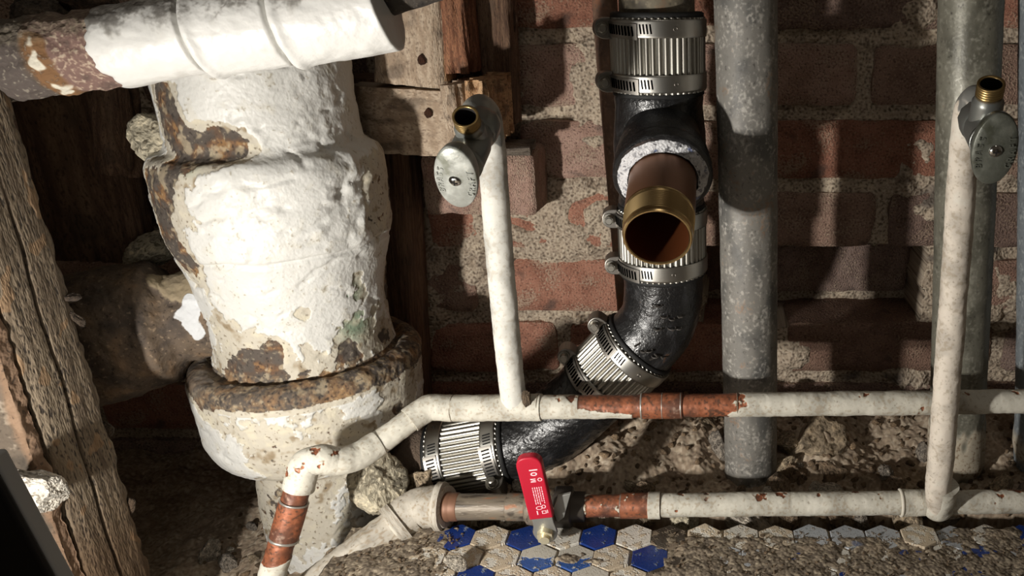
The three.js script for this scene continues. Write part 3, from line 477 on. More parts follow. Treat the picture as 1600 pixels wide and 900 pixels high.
// boards behind the stack and the blocks nailed up beside it
const woodSkins = new Map();
function woodPiece(name, label, pts, w, h, { pal = STUDPAL, k = 1, axis = 'y', group, rag = 0.002, back } = {}) {
  const at = pts[0].clone(), s = sweep(pts, 0, { cross: board(w, h, 0.1), straight: pts.length === 2, back: back ?? V(0, 0, -1) }), q = { x: (p) => [p.x, p.y, p.z], y: (p) => [p.y, p.x, p.z], z: (p) => [p.z, p.x, p.y] }[axis];
  const t = thing(name, label, 'wood', at, group);
  const tex = woodSkins.get(pal) ?? bake(420, 420, (u, v, o) => { const c = u * Math.PI * 2; woodTone(o, v * 0.12, 0.03 * Math.cos(c), 0.03 * Math.sin(c), k, pal, 0.45); toward(o, [60, 50, 42], 0.4 * step(0.1, 0.5, fbm(Math.cos(c) * 2, Math.sin(c) * 2, v * 5 + k, 3))); }); woodSkins.set(pal, tex);
  const disp = (p, u, v) => { const [l, a, b] = q(p), e = Math.min(v, 1 - v) * s.length; return 0.0012 * fbm(l * 30 + k, a * 200, b * 200, 3) - rag * Math.max(0, n3(a * 160 + k, b * 160, l * 20) + 0.1) * (1 + 2 * step(0.01, 0, e)); };
  mesh('timber', from(surface(s, 96, 90, disp, { caps: true }), at), matOf(tex, 0.0014), t); return t;
}
const PALEPAL = [[186, 168, 147], [160, 140, 119], [198, 181, 160], [88, 70, 56]], REDPAL = [[150, 104, 76], [112, 72, 52], [170, 128, 96], [40, 26, 20]], BROWNPAL = [[116, 90, 70], [84, 62, 48], [138, 114, 92], [32, 23, 18]], TORNPAL = [[198, 162, 122], [160, 120, 86], [210, 178, 140], [62, 44, 32]], GREYPAL = [[120, 110, 98], [90, 80, 70], [140, 130, 116], [36, 30, 26]];
{
  const a = P(100, 120, 0.60), b = P(166, 404, 0.60); woodPiece('lath_board', 'dark brown board standing in shade behind the stud', [a, b], 0.02, 0.075, { pal: BROWNPAL, k: 2 });
  woodPiece('lath_board', 'short brown board with a crumbling edge below the drain pipe', [P(178, 120, 0.578), P(188, 272, 0.578)], 0.016, 0.028, { pal: BROWNPAL, k: 5, rag: 0.004 });
  const nail = (px, py, d, which) => { const t = tag(mesh('nail_head', rock(which === 'upper' ? 81 : 82, 3).scale(0.003, 0.0038, 0.0016), grit(0x6a4028)), `rusty nail head sunk in the ${which} pale wood block`, 'nail', 'rusty nails in the wood blocks'); t.position.copy(P(px, py, d)); t.rotation.y = 0.2; };
  woodPiece('wood_block', 'pale upper wood block with a rusty nail beside the drain pipe end', [P(652, -40, 0.655), P(657, 128, 0.655)], 0.06, 0.056, { pal: PALEPAL, k: 7 }); nail(659, 94, 0.623, 'upper');
  woodPiece('wood_block', 'pale lower wood block with a rusty nail under the upper block', [P(650, 133, 0.66), P(657, 232, 0.66)], 0.06, 0.09, { pal: PALEPAL, k: 9 }); nail(669, 177, 0.629, 'lower');
  woodPiece('wood_post', 'splintered pale sliver of wood beside the upper block', [P(679, -30, 0.645), P(694, 124, 0.645)], 0.03, 0.014, { pal: TORNPAL, k: 11, rag: 0.005 });
  woodPiece('wood_post', 'reddish split timber standing above the shut-off valve', [P(706, -40, 0.65), P(722, 112, 0.65)], 0.04, 0.024, { pal: REDPAL, k: 13, rag: 0.004 });
  woodPiece('wood_post', 'torn orange-brown timber end behind the bend of the riser', [P(764, 118, 0.638), P(771, 216, 0.638)], 0.085, 0.0185, { pal: TORNPAL, k: 15, rag: 0.006 });
  woodPiece('wood_post', 'pale split timber end beside the torn orange one', [P(722, 126, 0.634), P(734, 222, 0.634)], 0.07, 0.0165, { pal: PALEPAL, k: 16, rag: 0.006 });
  woodPiece('wood_post', 'brown board standing behind the torn timber', [P(768, -40, 0.685), P(780, 190, 0.685)], 0.03, 0.034, { pal: BROWNPAL, k: 17 });
  woodPiece('wood_wedge', 'flat grey weathered shim on top of the jutting brick', [P(745, 232, 0.664), P(833, 230, 0.668)], 0.04, 0.008, { pal: GREYPAL, k: 19, axis: 'x', rag: 0.003 });
  woodPiece('wood_post', 'shaded rough post beside the back of the white stack', [P(596, 120, 0.685), P(628, 640, 0.685)], 0.045, 0.05, { pal: BROWNPAL, k: 21 });
  woodPiece('bark_strip', 'thin curled strip of bark hanging on the brick wall', [P(795, 14, 0.69), P(800, 30, 0.685), P(793, 66, 0.69)], 0.004, 0.008, { pal: BROWNPAL, k: 23, rag: 0.002 });
}

{ // crumbled mortar heaped on the drain pipe where it passes the stud
  const m = (px, py, d, w, h, k, c, label) => { const q = mesh('debris_lump', rock(k), grit(c)); q.position.copy(P(px, py, d)); q.scale.set(w, h, w * 0.8); q.rotation.set(0.2, k, 0.3); tag(q, label, 'debris'); };
  m(72, 22, 0.476, 0.019, 0.010, 71, 0x6e6256, 'dark crumbled mortar heaped on the drain pipe beside the stud'); m(138, 8, 0.482, 0.016, 0.009, 72, 0x64503f, 'brown lump behind the rusty end of the drain pipe');
}

// ------------------------------------------------------------------ steel pipes that stand against the wall
function steelPipe(name, label, pts, R, { k = 0, base = [128, 126, 120], dark = [88, 87, 84], light = [176, 174, 168], rust = [118, 92, 72], rustiness = 0.3, patch = null, shine = 0.6, metal = 0.1, tex: [tw, th] = [300, 1000] } = {}) {
  const at = pts[pts.length - 1].clone(), s = sweep(pts, R), t = thing(name, label, 'pipe', at);
  const tex = bakeOn(s, tw, th, (p, u, v, o) => {
    const a = fbm(p.x * 45 + k, p.y * 28, p.z * 45, 4), b = fbm(p.x * 420 + k, p.y * 380, p.z * 420, 3), c = fbm(p.x * 130, p.y * 90, p.z * 130 + k, 3);
    tone(o, base); toward(o, dark, step(-0.05, 0.4, a)); toward(o, light, step(0.05, 0.45, b + 0.5 * c) * 0.75); toward(o, rust, step(0.62 - rustiness, 0.95 - rustiness, -a + 0.5 * b) * 0.7); toward(o, [44, 40, 38], step(0.3, 0.55, -b) * 0.5);
    o.me = metal; o.ro = shine + 0.2 * b; o.h = 0.5 + 0.2 * b + 0.1 * a;
    if (patch) { const w = patch(p, a, b); if (w > 0) { toward(o, [176, 166, 148], w); toward(o, [126, 108, 88], w * step(0.1, 0.4, -b)); o.me *= 1 - w; o.ro = mix(o.ro, 0.95, w); o.h += 0.25 * w; } }
  });
  mesh('pipe', from(surface(s, 72, 200, (p) => 0.0004 * fbm(p.x * 60, p.y * 60, p.z * 60, 2) + (patch ? 0.0012 * patch(p, fbm(p.x * 45 + k, p.y * 28, p.z * 45, 4), 0) : 0)), at), matOf(tex, 0.0005), t);
  return t;
}
steelPipe('steel_pipe', 'mottled grey steel pipe standing next to the black drain assembly', [P(1156, -330, 0.568), P(1165, 0, 0.568), P(1170, 400, 0.569), P(1174, 800, 0.571)], 0.0214, { k: 3, rustiness: 0.34, light: [176, 172, 164], base: [120, 117, 111],
  patch: (p, a, b) => step(0.012, -0.016, p.y + 0.03 * a + 0.02 * n3(p.x * 80, 2, p.z * 80)) * 0.7 });
steelPipe('steel_pipe', 'greenish grey steel pipe behind the valve riser', [P(1528, -330, 0.572), P(1517, 0, 0.572), P(1505, 400, 0.573), P(1490, 810, 0.575)], 0.0217, { k: 9, base: [122, 120, 108], dark: [92, 90, 80], light: [150, 148, 136], rustiness: 0.12, metal: 0.2, shine: 0.45,
  patch: (p, a, b) => { const y = p.y - 0.028; return Math.max(step(0.026, 0.014, Math.abs(y) + 0.02 * n3(p.x * 130, p.y * 60, p.z * 130)) * step(0.2, -0.02, Math.abs(y) - 0.03), step(-0.01, -0.03, p.y + 0.03 * a)) * step(-0.1, 0.05, 0.12 - 0 * b); } });
steelPipe('steel_pipe', 'pale blue-grey pipe past the lever of the oval-handled valve', [P(1645, -330, 0.57), P(1640, 100, 0.57), P(1632, 500, 0.57), P(1622, 800, 0.57)], 0.0205, { k: 15, base: [120, 126, 130], dark: [84, 90, 94], light: [164, 168, 168], rustiness: 0.1, patch: (p, a) => step(0.012, 0.0, Math.abs(p.y - 0.03) + 0.02 * a) });
steelPipe('conduit', 'thin rusty brown conduit behind the black drain assembly', [P(938, -300, 0.655), P(945, 0, 0.655), P(960, 200, 0.655), P(981, 470, 0.655), P(996, 640, 0.655)], 0.0098, { k: 21, base: [112, 86, 70], dark: [84, 64, 54], light: [140, 112, 94], rust: [128, 84, 60], rustiness: 0.5, metal: 0, shine: 0.75, tex: [120, 500] });

// ------------------------------------------------------------------ painted copper water pipes
const PAINT = [198, 194, 181], COPPER = [150, 90, 62], COPPER2 = [100, 66, 52];
// bare(p, u, v) says where the paint is gone (above 0.5)
const sharedSkins = {};
function copperPipe(parent, at, name, pts, R, { share, bare = () => 0, k = 0, tex: [tw, th] = [260, 900], lumpy = 1, straight = false, paint = PAINT, caps = false, seg = 48, rows = 260, radius, dirty = 0.5, topBare = 0, metalAbove = 9 } = {}) {
  const s = sweep(pts, radius ?? R, { straight }), flake = (p, u, v) => { const a = fbm(p.x * 80 + k, p.y * 80, p.z * 80, 4); return bare(p, u, v, a) + 0.75 * a + 0.25 * fbm(p.x * 260, p.y * 260, p.z * 260 + k, 2) + topBare * step(0.5, 0.95, (p.y - s.frame(v).p.y) / R) * (0.4 + 0.8 * n3(p.x * 25 + k, 3, 1)); };
  const tx = (share && sharedSkins[share]) ?? bakeOn(s, tw, th, (p, u, v, o) => {
    const f = flake(p, u, v), a = fbm(p.x * 50 + k, p.y * 50, p.z * 50, 3), b = fbm(p.x * 380, p.y * 380, p.z * 380 + k, 3);
    if (f < 0.5) { tone(o, paint); toward(o, paint.map((x) => x * 0.86), step(-0.1, 0.4, a)); toward(o, [140, 122, 98], dirty * step(0.05, 0.45, b + 0.5 * a) * 0.8); toward(o, [90, 76, 60], dirty * step(0.36, 0.55, -b) * 0.7); toward(o, [222, 218, 206], step(0.2, 0.5, -a + 0.3 * b) * 0.5); o.ro = 0.72; o.h = 0.62 + 0.15 * b + 0.1 * a; o.me = 0; toward(o, [120, 96, 70], step(0.44, 0.5, f) * 0.6); const q = step(-0.001, 0.001, p.y - metalAbove - 0.012 * n3(u * 7, 1, k) - 0.006 * a); if (q > 0) { toward(o, [134, 134, 130], q); toward(o, [176, 174, 166], q * step(0, 0.4, a)); o.me = 0.3 * q; o.ro = mix(o.ro, 0.45, q); } }
    else { tone(o, COPPER); toward(o, COPPER2, step(-0.15, 0.35, a)); toward(o, [178, 116, 86], step(0.1, 0.45, b) * 0.5); toward(o, [150, 140, 126], step(0.3, 0.5, a + 0.3 * b) * 0.5); toward(o, [74, 58, 50], step(0.08, 0.4, -b - 0.4 * a) * 0.65); o.ro = 0.48 + 0.2 * b; o.me = 0.3; o.h = 0.3 + 0.1 * b; }
  });
  if (share) sharedSkins[share] = tx;
  const g = surface(s, seg, rows, (p, u, v) => { const f = share ? 1 : flake(p, u, v); return 0.0005 * step(0.52, 0.47, f) + lumpy * (0.0006 * fbm(p.x * 70 + k, p.y * 70, p.z * 70, 2) + 0.0003 * fbm(p.x * 240, p.y * 240, p.z * 240, 2)); }, { caps });
  return mesh(name, from(g, at), matOf(tx, 0.0007), parent);
}
const xAt = (px, py, d) => P(px, py, d).x;
const fitting = (k, o = {}) => ({ k, tex: [200, 160], rows: 60, lumpy: 1.2, caps: true, straight: true, ...o });
const collar = (parent, at, c, dir, R, w, mat, name = 'ring') => { const m = mesh(name, new THREE.TorusGeometry(R, w, 8, 40), mat, parent); m.position.copy(c).sub(at); m.quaternion.setFromUnitVectors(V(0, 0, 1), dir.clone().normalize()); return m; };
const solder = new THREE.MeshPhysicalMaterial({ color: 0xb0aca4, roughness: 0.4, metalness: 0.7 }), crackPaint = new THREE.MeshStandardMaterial({ color: 0x6c6152, roughness: 0.9 });
const UP_D = 0.515, LOW_D = 0.505;
{ // upper water pipe with its tee, elbow, offset and the copper tail that comes down through the floor
  const A = P(700, 638, UP_D), B = P(1720, 625.5, UP_D), at = A.clone(), t = thing('water_pipe', 'upper white-painted copper water pipe running to the tee, bare copper in the middle', 'water pipe', at), dir = B.clone().sub(A).normalize();
  const x0 = xAt(905, 635, UP_D), x1 = xAt(1015, 633, UP_D), x2 = xAt(1128, 632, UP_D);
  copperPipe(t, at, 'pipe', [A.clone().addScaledVector(dir, -0.01), B], 0.0083, { straight: true, k: 4, tex: [200, 2000], rows: 560, topBare: 0.4, bare: (p, u, v, a) => {
    let b = 0.10; const y = (p.y - mix(A.y, B.y, (p.x - A.x) / (B.x - A.x))) / 0.0083;
    if (p.x > x0 && p.x < x1) b = 0.1 + 0.9 * step(-0.1, 0.45, y + 0.7 * (p.x - x0) / (x1 - x0) - 0.1); if (p.x >= x1 - 0.012 && p.x < x2) b = 1.1; if (p.x >= x2 - 0.004 && p.x < x2 + 0.02) b = 0.75 - 34 * (p.x - x2) ; return b - (p.x > x2 + 0.04 ? 0.12 : 0); } });
  const along = (px) => { const x = xAt(px, 634, UP_D); return A.clone().addScaledVector(dir, (x - A.x) / dir.x); };
  copperPipe(t, at, 'tee_fitting', [along(704), along(846)], 0.0097, fitting(7, { share: 'tee', bare: () => -0.1, tex: [220, 300], rows: 90 }));
  copperPipe(t, at, 'coupling', [along(1004), along(1066)], 0.0094, fitting(9, { share: 'copper', bare: () => 1.4, lumpy: 0.3 })); for (const px of [1003, 1064]) collar(t, at, along(px), dir, 0.0086, 0.0009, solder, 'solder_ring'); collar(t, at, along(1035), dir, 0.0092, 0.0004, solder, 'solder_ring');
  for (const px of [708, 842]) collar(t, at, along(px), dir, 0.0094, 0.0004, crackPaint, 'paint_crack');
  collar(t, at, along(1152), dir, 0.0085, 0.0004, crackPaint, 'paint_crack');
  // offset down past the bell
  const e0 = along(706), e1 = P(672, 637, 0.513), e2 = P(652, 648, 0.508), e3 = P(640, 657, 0.504), e4 = P(585, 697, 0.487), e5 = P(560, 712, 0.478), e6 = P(535, 720, 0.470), e7 = P(500, 718, 0.463), e8 = P(478, 726, 0.459), e9 = P(471, 745, 0.456);
  copperPipe(t, at, 'elbow', [e0, e1, e2, e3], 0.0096, { share: 'paint', k: 11, rows: 80, tex: [200, 260], bare: () => -0.15, caps: true });
  copperPipe(t, at, 'pipe', [e2, e3, e4, e5], 0.0085, { share: 'paint', k: 13, rows: 100, tex: [200, 300], bare: () => -0.12 });
  copperPipe(t, at, 'elbow', [e4.clone().lerp(e3, 0.1), e5, e6, P(519, 721, 0.467)], 0.0095, { share: 'paint', k: 15, rows: 70, tex: [200, 240], bare: () => -0.15, caps: true });
  copperPipe(t, at, 'elbow', [P(523, 721, 0.468), e7, e8, e9, P(466, 764, 0.454)], 0.0094, { k: 17, rows: 90, tex: [200, 260], bare: (p) => step(0.122, 0.108, p.y) * 0.25, caps: true });
  const f0 = P(467, 758, 0.4545), f1 = P(425, 900, 0.438), f2 = P(408, 965, 0.43), fd = f2.clone().sub(f0).normalize(); const yb = P(440, 872, 0.442).y, yc = P(440, 880, 0.442).y;
  copperPipe(t, at, 'tail_pipe', [f0, f1, f2], 0.0082, { k: 19, rows: 160, tex: [200, 500], bare: (p, u, v, a) => p.y < yb ? 0.0 + 0.3 * step(yc, yb, p.y) : 0.75 + 0.3 * step(f0.y - 0.012, f0.y - 0.03, p.y) });
  copperPipe(t, at, 'coupling', [f0.clone().addScaledVector(fd, 0.0125), f0.clone().addScaledVector(fd, 0.038)], 0.0092, fitting(21, { share: 'copper', bare: () => 1.4, lumpy: 0.3 }));
  collar(t, at, f0.clone().addScaledVector(fd, 0.012), fd, 0.0086, 0.0008, solder, 'solder_ring'); collar(t, at, f0.clone().addScaledVector(fd, 0.0385), fd, 0.0086, 0.0012, solder, 'solder_ring');
  // riser that carries the near shut-off valve, with a torn patch of paint at the tee
  const r0 = along(803), r1 = V(r0.x, 0.2, r0.z), r2 = V(r0.x + 0.0015, 0.292, -UP_D), r3 = V(r0.x + 0.001, 0.303, -UP_D + 0.003), r4 = V(r0.x, 0.3075, -UP_D + 0.0115), r5 = V(r0.x - 0.001, 0.304, -UP_D + 0.02), r6 = V(r0.x - 0.001, 0.296, -UP_D + 0.028);
  copperPipe(t, at, 'riser', [r0, r1, r2, r3, r4, r5, r6], 0.0086, { k: 23, metalAbove: 0.287, rows: 260, tex: [220, 900], lumpy: 0.9, dirty: 0.3, paint: [206, 204, 196], bare: () => -0.35 });
  const lump = mesh('paint_lump', rock(2), grit(0x8a7660), t); lump.position.copy(P(823, 622, 0.508)).sub(at); lump.scale.set(0.0035, 0.0075, 0.003);
}
{ // lower water pipe, brass ball valve on it, second riser
  const A = P(905, 791, LOW_D), B = P(1720, 782, LOW_D), at = A.clone(), t = thing('water_pipe', 'lower white-painted copper water pipe just above the broken tile edge', 'water pipe', at), dir = B.clone().sub(A).normalize(), along = (px) => A.clone().addScaledVector(dir, (xAt(px, 788, LOW_D) - A.x) / dir.x);
  const x0 = xAt(1030, 789, LOW_D), x3 = xAt(1482, 785, LOW_D);
  const lower = copperPipe(t, at, 'pipe', [A, B], 0.0083, { straight: true, k: 31, tex: [200, 1700], rows: 460, topBare: 0.45, bare: (p) => p.x < x0 ? 0.62 : 0.1 });
  copperPipe(t, at, 'coupling', [along(970), along(1032)], 0.0095, fitting(33, { bare: (p) => p.x < xAt(1013, 789, LOW_D) ? 0.8 : -0.3, lumpy: 0.5 })); collar(t, at, along(1032), dir, 0.0092, 0.0005, crackPaint, 'paint_crack'); collar(t, at, along(971), dir, 0.0086, 0.0009, solder, 'solder_ring');
  copperPipe(t, at, 'elbow_fitting', [along(1408), along(1484)], 0.0098, fitting(35, { share: 'tee', bare: () => -0.3, tex: [200, 220], rows: 80 })); collar(t, at, along(1407), dir, 0.0094, 0.0012, new THREE.MeshStandardMaterial({ color: 0xd0cabc, roughness: 0.8 }), 'paint_ridge');
  const r0 = along(1464), RD = -0.4915, bx = P(1467, 762, 0.4915).x, ux = P(1513, 170, 0.4915).x, rx = (y) => mix(bx, ux, (y - 0.04) / 0.26), r1 = V(bx, r0.y + 0.02, RD - 0.002), r1b = V(rx(0.07), 0.07, RD), r2 = V(rx(0.2), 0.2, RD), r3 = V(rx(0.296), 0.296, RD), r4 = V(rx(0.31) + 0.0005, 0.3105, RD + 0.003), r5 = V(rx(0.32) + 0.002, 0.3155, RD + 0.011), r6 = V(rx(0.31) + 0.0035, 0.311, RD + 0.019), r7 = V(rx(0.3) + 0.004, 0.303, RD + 0.026);
  copperPipe(t, at, 'riser', [r0.clone().add(V(0, -0.002, 0.006)), r1, r1b, r2, r3, r4, r5, r6, r7], 0.0086, { k: 37, metalAbove: 0.312, rows: 280, tex: [220, 1000], dirty: 0.45, paint: [214, 204, 190], bare: () => -0.3 });
  copperPipe(t, at, 'riser_socket', [r0.clone().add(V(-0.0003, -0.003, 0.0045)), r0.clone().add(V(0.0002, 0.0225, 0.0118))], 0.0102, fitting(39, { share: 'paint', bare: () => -0.15, lumpy: 1.4 }));
  const kn = lower.parent; mesh('elbow_knuckle', new THREE.SphereGeometry(0.0108, 32, 24).scale(1.05, 0.95, 1).translate(r0.x - at.x - 0.0005, r0.y - at.y - 0.001, r0.z - at.z + 0.0045), matOf(sharedSkins.paint, 0.0007), kn);
}
{ // the larger elbow and pipe that run forward under the stack
  const c = P(662, 792, 0.508), at = c.clone(), t = thing('elbow_pipe', 'dusty white elbow and pipe slanting forward from the red-handled valve', 'pipe', at);
  const p0 = P(700, 792, 0.506), p1 = P(650, 797, 0.507), p2 = P(622, 818, 0.50), p3 = P(500, 912, 0.462), p4 = P(462, 941, 0.450), u = p3.clone().sub(p2).normalize();
  const o = { share: 'dust', dirty: 0.8, paint: [188, 181, 168], bare: () => -0.3, lumpy: 1.8 };
  copperPipe(t, at, 'elbow', [p0, P(672, 792, 0.508), p1, p2.clone().addScaledVector(u, 0.004)], 0.0155, { ...o, k: 41, rows: 110, tex: [260, 300], caps: true });
  copperPipe(t, at, 'pipe', [p2, p3, p4], 0.0135, { ...o, k: 43, rows: 160, tex: [260, 600], caps: true });
  copperPipe(t, at, 'bead', [p2.clone().addScaledVector(u, -0.002), p2.clone().addScaledVector(u, 0.005)], 0.0183, fitting(45, { ...o }));
  copperPipe(t, at, 'bead', [P(684, 791, 0.506), P(694, 791, 0.506)], 0.0178, fitting(47, { ...o }));
}

// ------------------------------------------------------------------ black no-hub drain assembly
const steelBright = new THREE.MeshPhysicalMaterial({ color: 0x9a978f, roughness: 0.42, metalness: 1 }), steelBand = new THREE.MeshPhysicalMaterial({ color: 0xb4b2ac, roughness: 0.36, metalness: 1 }), steelDull = new THREE.MeshPhysicalMaterial({ color: 0x84807a, roughness: 0.42, metalness: 0.9 });
const rubber = new THREE.MeshStandardMaterial({ color: 0x121212, roughness: 0.7 }), slotBlack = new THREE.MeshStandardMaterial({ color: 0x0b0a0a, roughness: 0.9 });
const ironTex = bake(512, 512, (u, v, o) => {
  const c = u * Math.PI * 2, x = Math.cos(c), y = Math.sin(c), a = fbm(x * 3, y * 3, v * 6, 4), b = fbm(x * 16, y * 16, v * 40, 3), d = n3(x * 40, y * 40, v * 100);
  tone(o, [25, 25, 26]); toward(o, [44, 44, 46], step(0.05, 0.45, a)); toward(o, [92, 88, 82], step(0.36, 0.6, b) * 0.5); toward(o, [96, 60, 36], step(0.48, 0.6, a + 0.35 * b) * 0.6); o.ro = 0.34 + 0.25 * step(-0.1, 0.5, a) + 0.15 * b; o.h = 0.5 + 0.3 * b + 0.15 * d + 0.1 * a; o.me = 0;
}, true);
const blackIron = matOf(ironTex, 0.0009, { clearcoat: 0.25, clearcoatRoughness: 0.3 });
const PR = 0.0298, DX = -0.0414, DZ = -0.585, along3 = (a, b, t) => a.clone().lerp(b, t);
const ironDisp = (p) => 0.0005 * fbm(p.x * 60, p.y * 60, p.z * 60, 2) + 0.00035 * fbm(p.x * 200, p.y * 200, p.z * 200, 2);
// a hose-clamp style shielded coupling between two points; the screws sit on the side `out`
const shieldProfile = (() => { const N = 46, per = 10, pts = []; for (let i = 0; i <= N * per; i++) pts.push(Math.abs(Math.sin(Math.PI * i / per)) ** 0.75); return { N, per, pts }; })();
function bandSlots(r, a0, a1, w, count, tilt = 0) {
  const gs = []; for (let i = 0; i < count; i++) { const a = mix(a0, a1, (i + 0.5) / count); gs.push(new THREE.BoxGeometry(0.0006, w, r * (a1 - a0) / count * 0.45).rotateX(0.12).translate(r, tilt * (a - a0), 0).rotateY(-a)); } return mergeGeometries(gs);
}
function arcStrip(r, a0, a1, w, th, tilt = 0) { // a curved strip of sheet round the y axis
  const n = 24, pos = [], idx = []; for (let i = 0; i <= n; i++) { const a = mix(a0, a1, i / n), c = Math.cos(a), s = Math.sin(a), y = tilt * (a - a0); for (const [rr, yy] of [[r, -w / 2], [r + th, -w / 2], [r + th, w / 2], [r, w / 2]]) pos.push(rr * c, y + yy, rr * s); }
  for (let i = 0; i < n; i++) for (let k = 0; k < 4; k++) { const a = i * 4 + k, b = i * 4 + (k + 1) % 4, c = a + 4, d = b + 4; idx.push(a, d, b, a, c, d); } idx.push(0, 1, 2, 0, 2, 3); const e = n * 4; idx.push(e, e + 2, e + 1, e, e + 3, e + 2);
  const g = new THREE.BufferGeometry(); g.setAttribute('position', new THREE.Float32BufferAttribute(pos, 3)); g.setIndex(idx); const f = g.toNonIndexed(); f.computeVertexNormals(); return f;
}
function noHubCoupling(label, A, B, out, front, { dark = false } = {}) {
  const c = A.clone().add(B).multiplyScalar(0.5), L = A.distanceTo(B), Y = A.clone().sub(B).normalize(), X = out.clone().addScaledVector(Y, -out.dot(Y)).normalize(), Z = X.clone().cross(Y);
  const side = Z.dot(front) > 0 ? 1 : -1, t = thing('pipe_coupling', label, 'pipe coupling', c, 'shielded couplings on the black drain');
  const m = new THREE.Matrix4().makeBasis(X, Y, Z); t.quaternion.setFromRotationMatrix(m);
  const h = L / 2;
  mesh('rubber_sleeve', new THREE.LatheGeometry([[0.0285, -h], [0.031, -h], [0.0325, -h + 0.001], [0.0325, -h + 0.0035], [0.0316, -h + 0.004], [0.0316, h - 0.004], [0.0325, h - 0.0035], [0.0325, h - 0.001], [0.031, h], [0.0285, h]].map(([x, y]) => new THREE.Vector2(x, y)), 96), rubber, t);
  { const { N, per, pts } = shieldProfile, n = N * per, pos = [], idx = [], hs = h - 0.0035; for (const y of [-hs, hs]) for (let i = 0; i <= n; i++) { const a = i / n * Math.PI * 2, r = 0.0316 + 0.0019 * pts[i]; pos.push(r * Math.cos(a), y, -r * Math.sin(a)); } for (let i = 0; i < n; i++) { const a = i, b = i + 1, p = i + n + 1, q = p + 1; idx.push(a, b, q, a, q, p); }
    const g = new THREE.BufferGeometry(); g.setAttribute('position', new THREE.Float32BufferAttribute(pos, 3)); g.setIndex(idx); const f = g; f.computeVertexNormals(); mesh('shield', f, steelBright, t); }
  for (const s of [1, -1]) {
    const y = s * (h - 0.0105), band = mesh('band', new THREE.LatheGeometry([[0.0335, -0.0058], [0.0342, -0.0058], [0.0344, -0.0045], [0.0344, 0.0045], [0.0342, 0.0058], [0.0335, 0.0058], [0.0335, -0.0058]].map(([q, w]) => new THREE.Vector2(q, w)), 96), steelBand, t); band.position.y = y;
    const a0 = side * 0.16, a1 = side * 1.0, tail = mesh('band_tail', arcStrip(0.0349, a0, a1, 0.0102, 0.0006, -side * 0.0022), steelDull, band);
    mesh('slots', bandSlots(0.03555, a0 + side * 0.1, a1 - side * 0.05, 0.0062, 9, -side * 0.0022), slotBlack, tail); mesh('slots', bandSlots(0.0343, a1 + side * 0.03, a1 + side * 0.3, 0.0062, 4), slotBlack, band);
    const stamp = mesh('stamp', new THREE.TorusGeometry(0.0013, 0.0003, 6, 16).rotateY(Math.PI / 2).translate(0.0345, 0, 0), steelDull, band); stamp.rotation.y = -side * 1.75;
    // screw housing: a humped saddle over the worm screw
    const hump = new THREE.Shape().moveTo(-0.0066, 0).lineTo(-0.0066, 0.003).quadraticCurveTo(-0.0064, 0.0098, 0, 0.0101).quadraticCurveTo(0.0064, 0.0098, 0.0066, 0.003).lineTo(0.0066, 0).lineTo(-0.0066, 0);
    const hg = new THREE.ExtrudeGeometry(hump, { depth: 0.013, bevelEnabled: true, bevelSize: 0.0005, bevelThickness: 0.0005, bevelSegments: 2, curveSegments: 8 }); hg.translate(0, 0, -0.0065); // x across band, y outwards, z along the screw
    hg.applyMatrix4(new THREE.Matrix4().makeBasis(V(0, 1, 0), V(1, 0, 0), V(0, 0, -1))); hg.translate(0.0338, 0, 0); mesh('screw_housing', hg, dark ? steelDull : steelDull, band);
    const sc = new THREE.Group(); sc.name = 'screw'; band.add(sc); sc.position.set(0.0395, 0, side * 0.0072); sc.rotation.x = side * Math.PI / 2;
    mesh('hex_head', mergeGeometries([new THREE.CylinderGeometry(0.0042, 0.0044, 0.0012, 24).translate(0, 0.0006, 0), new THREE.CylinderGeometry(0.0034, 0.0035, 0.0052, 6).translate(0, 0.0036, 0), new THREE.CylinderGeometry(0.0022, 0.0031, 0.0008, 18).translate(0, 0.0064, 0)].map((g) => g.toNonIndexed())), steelBright, sc);
  }
  return t;
}
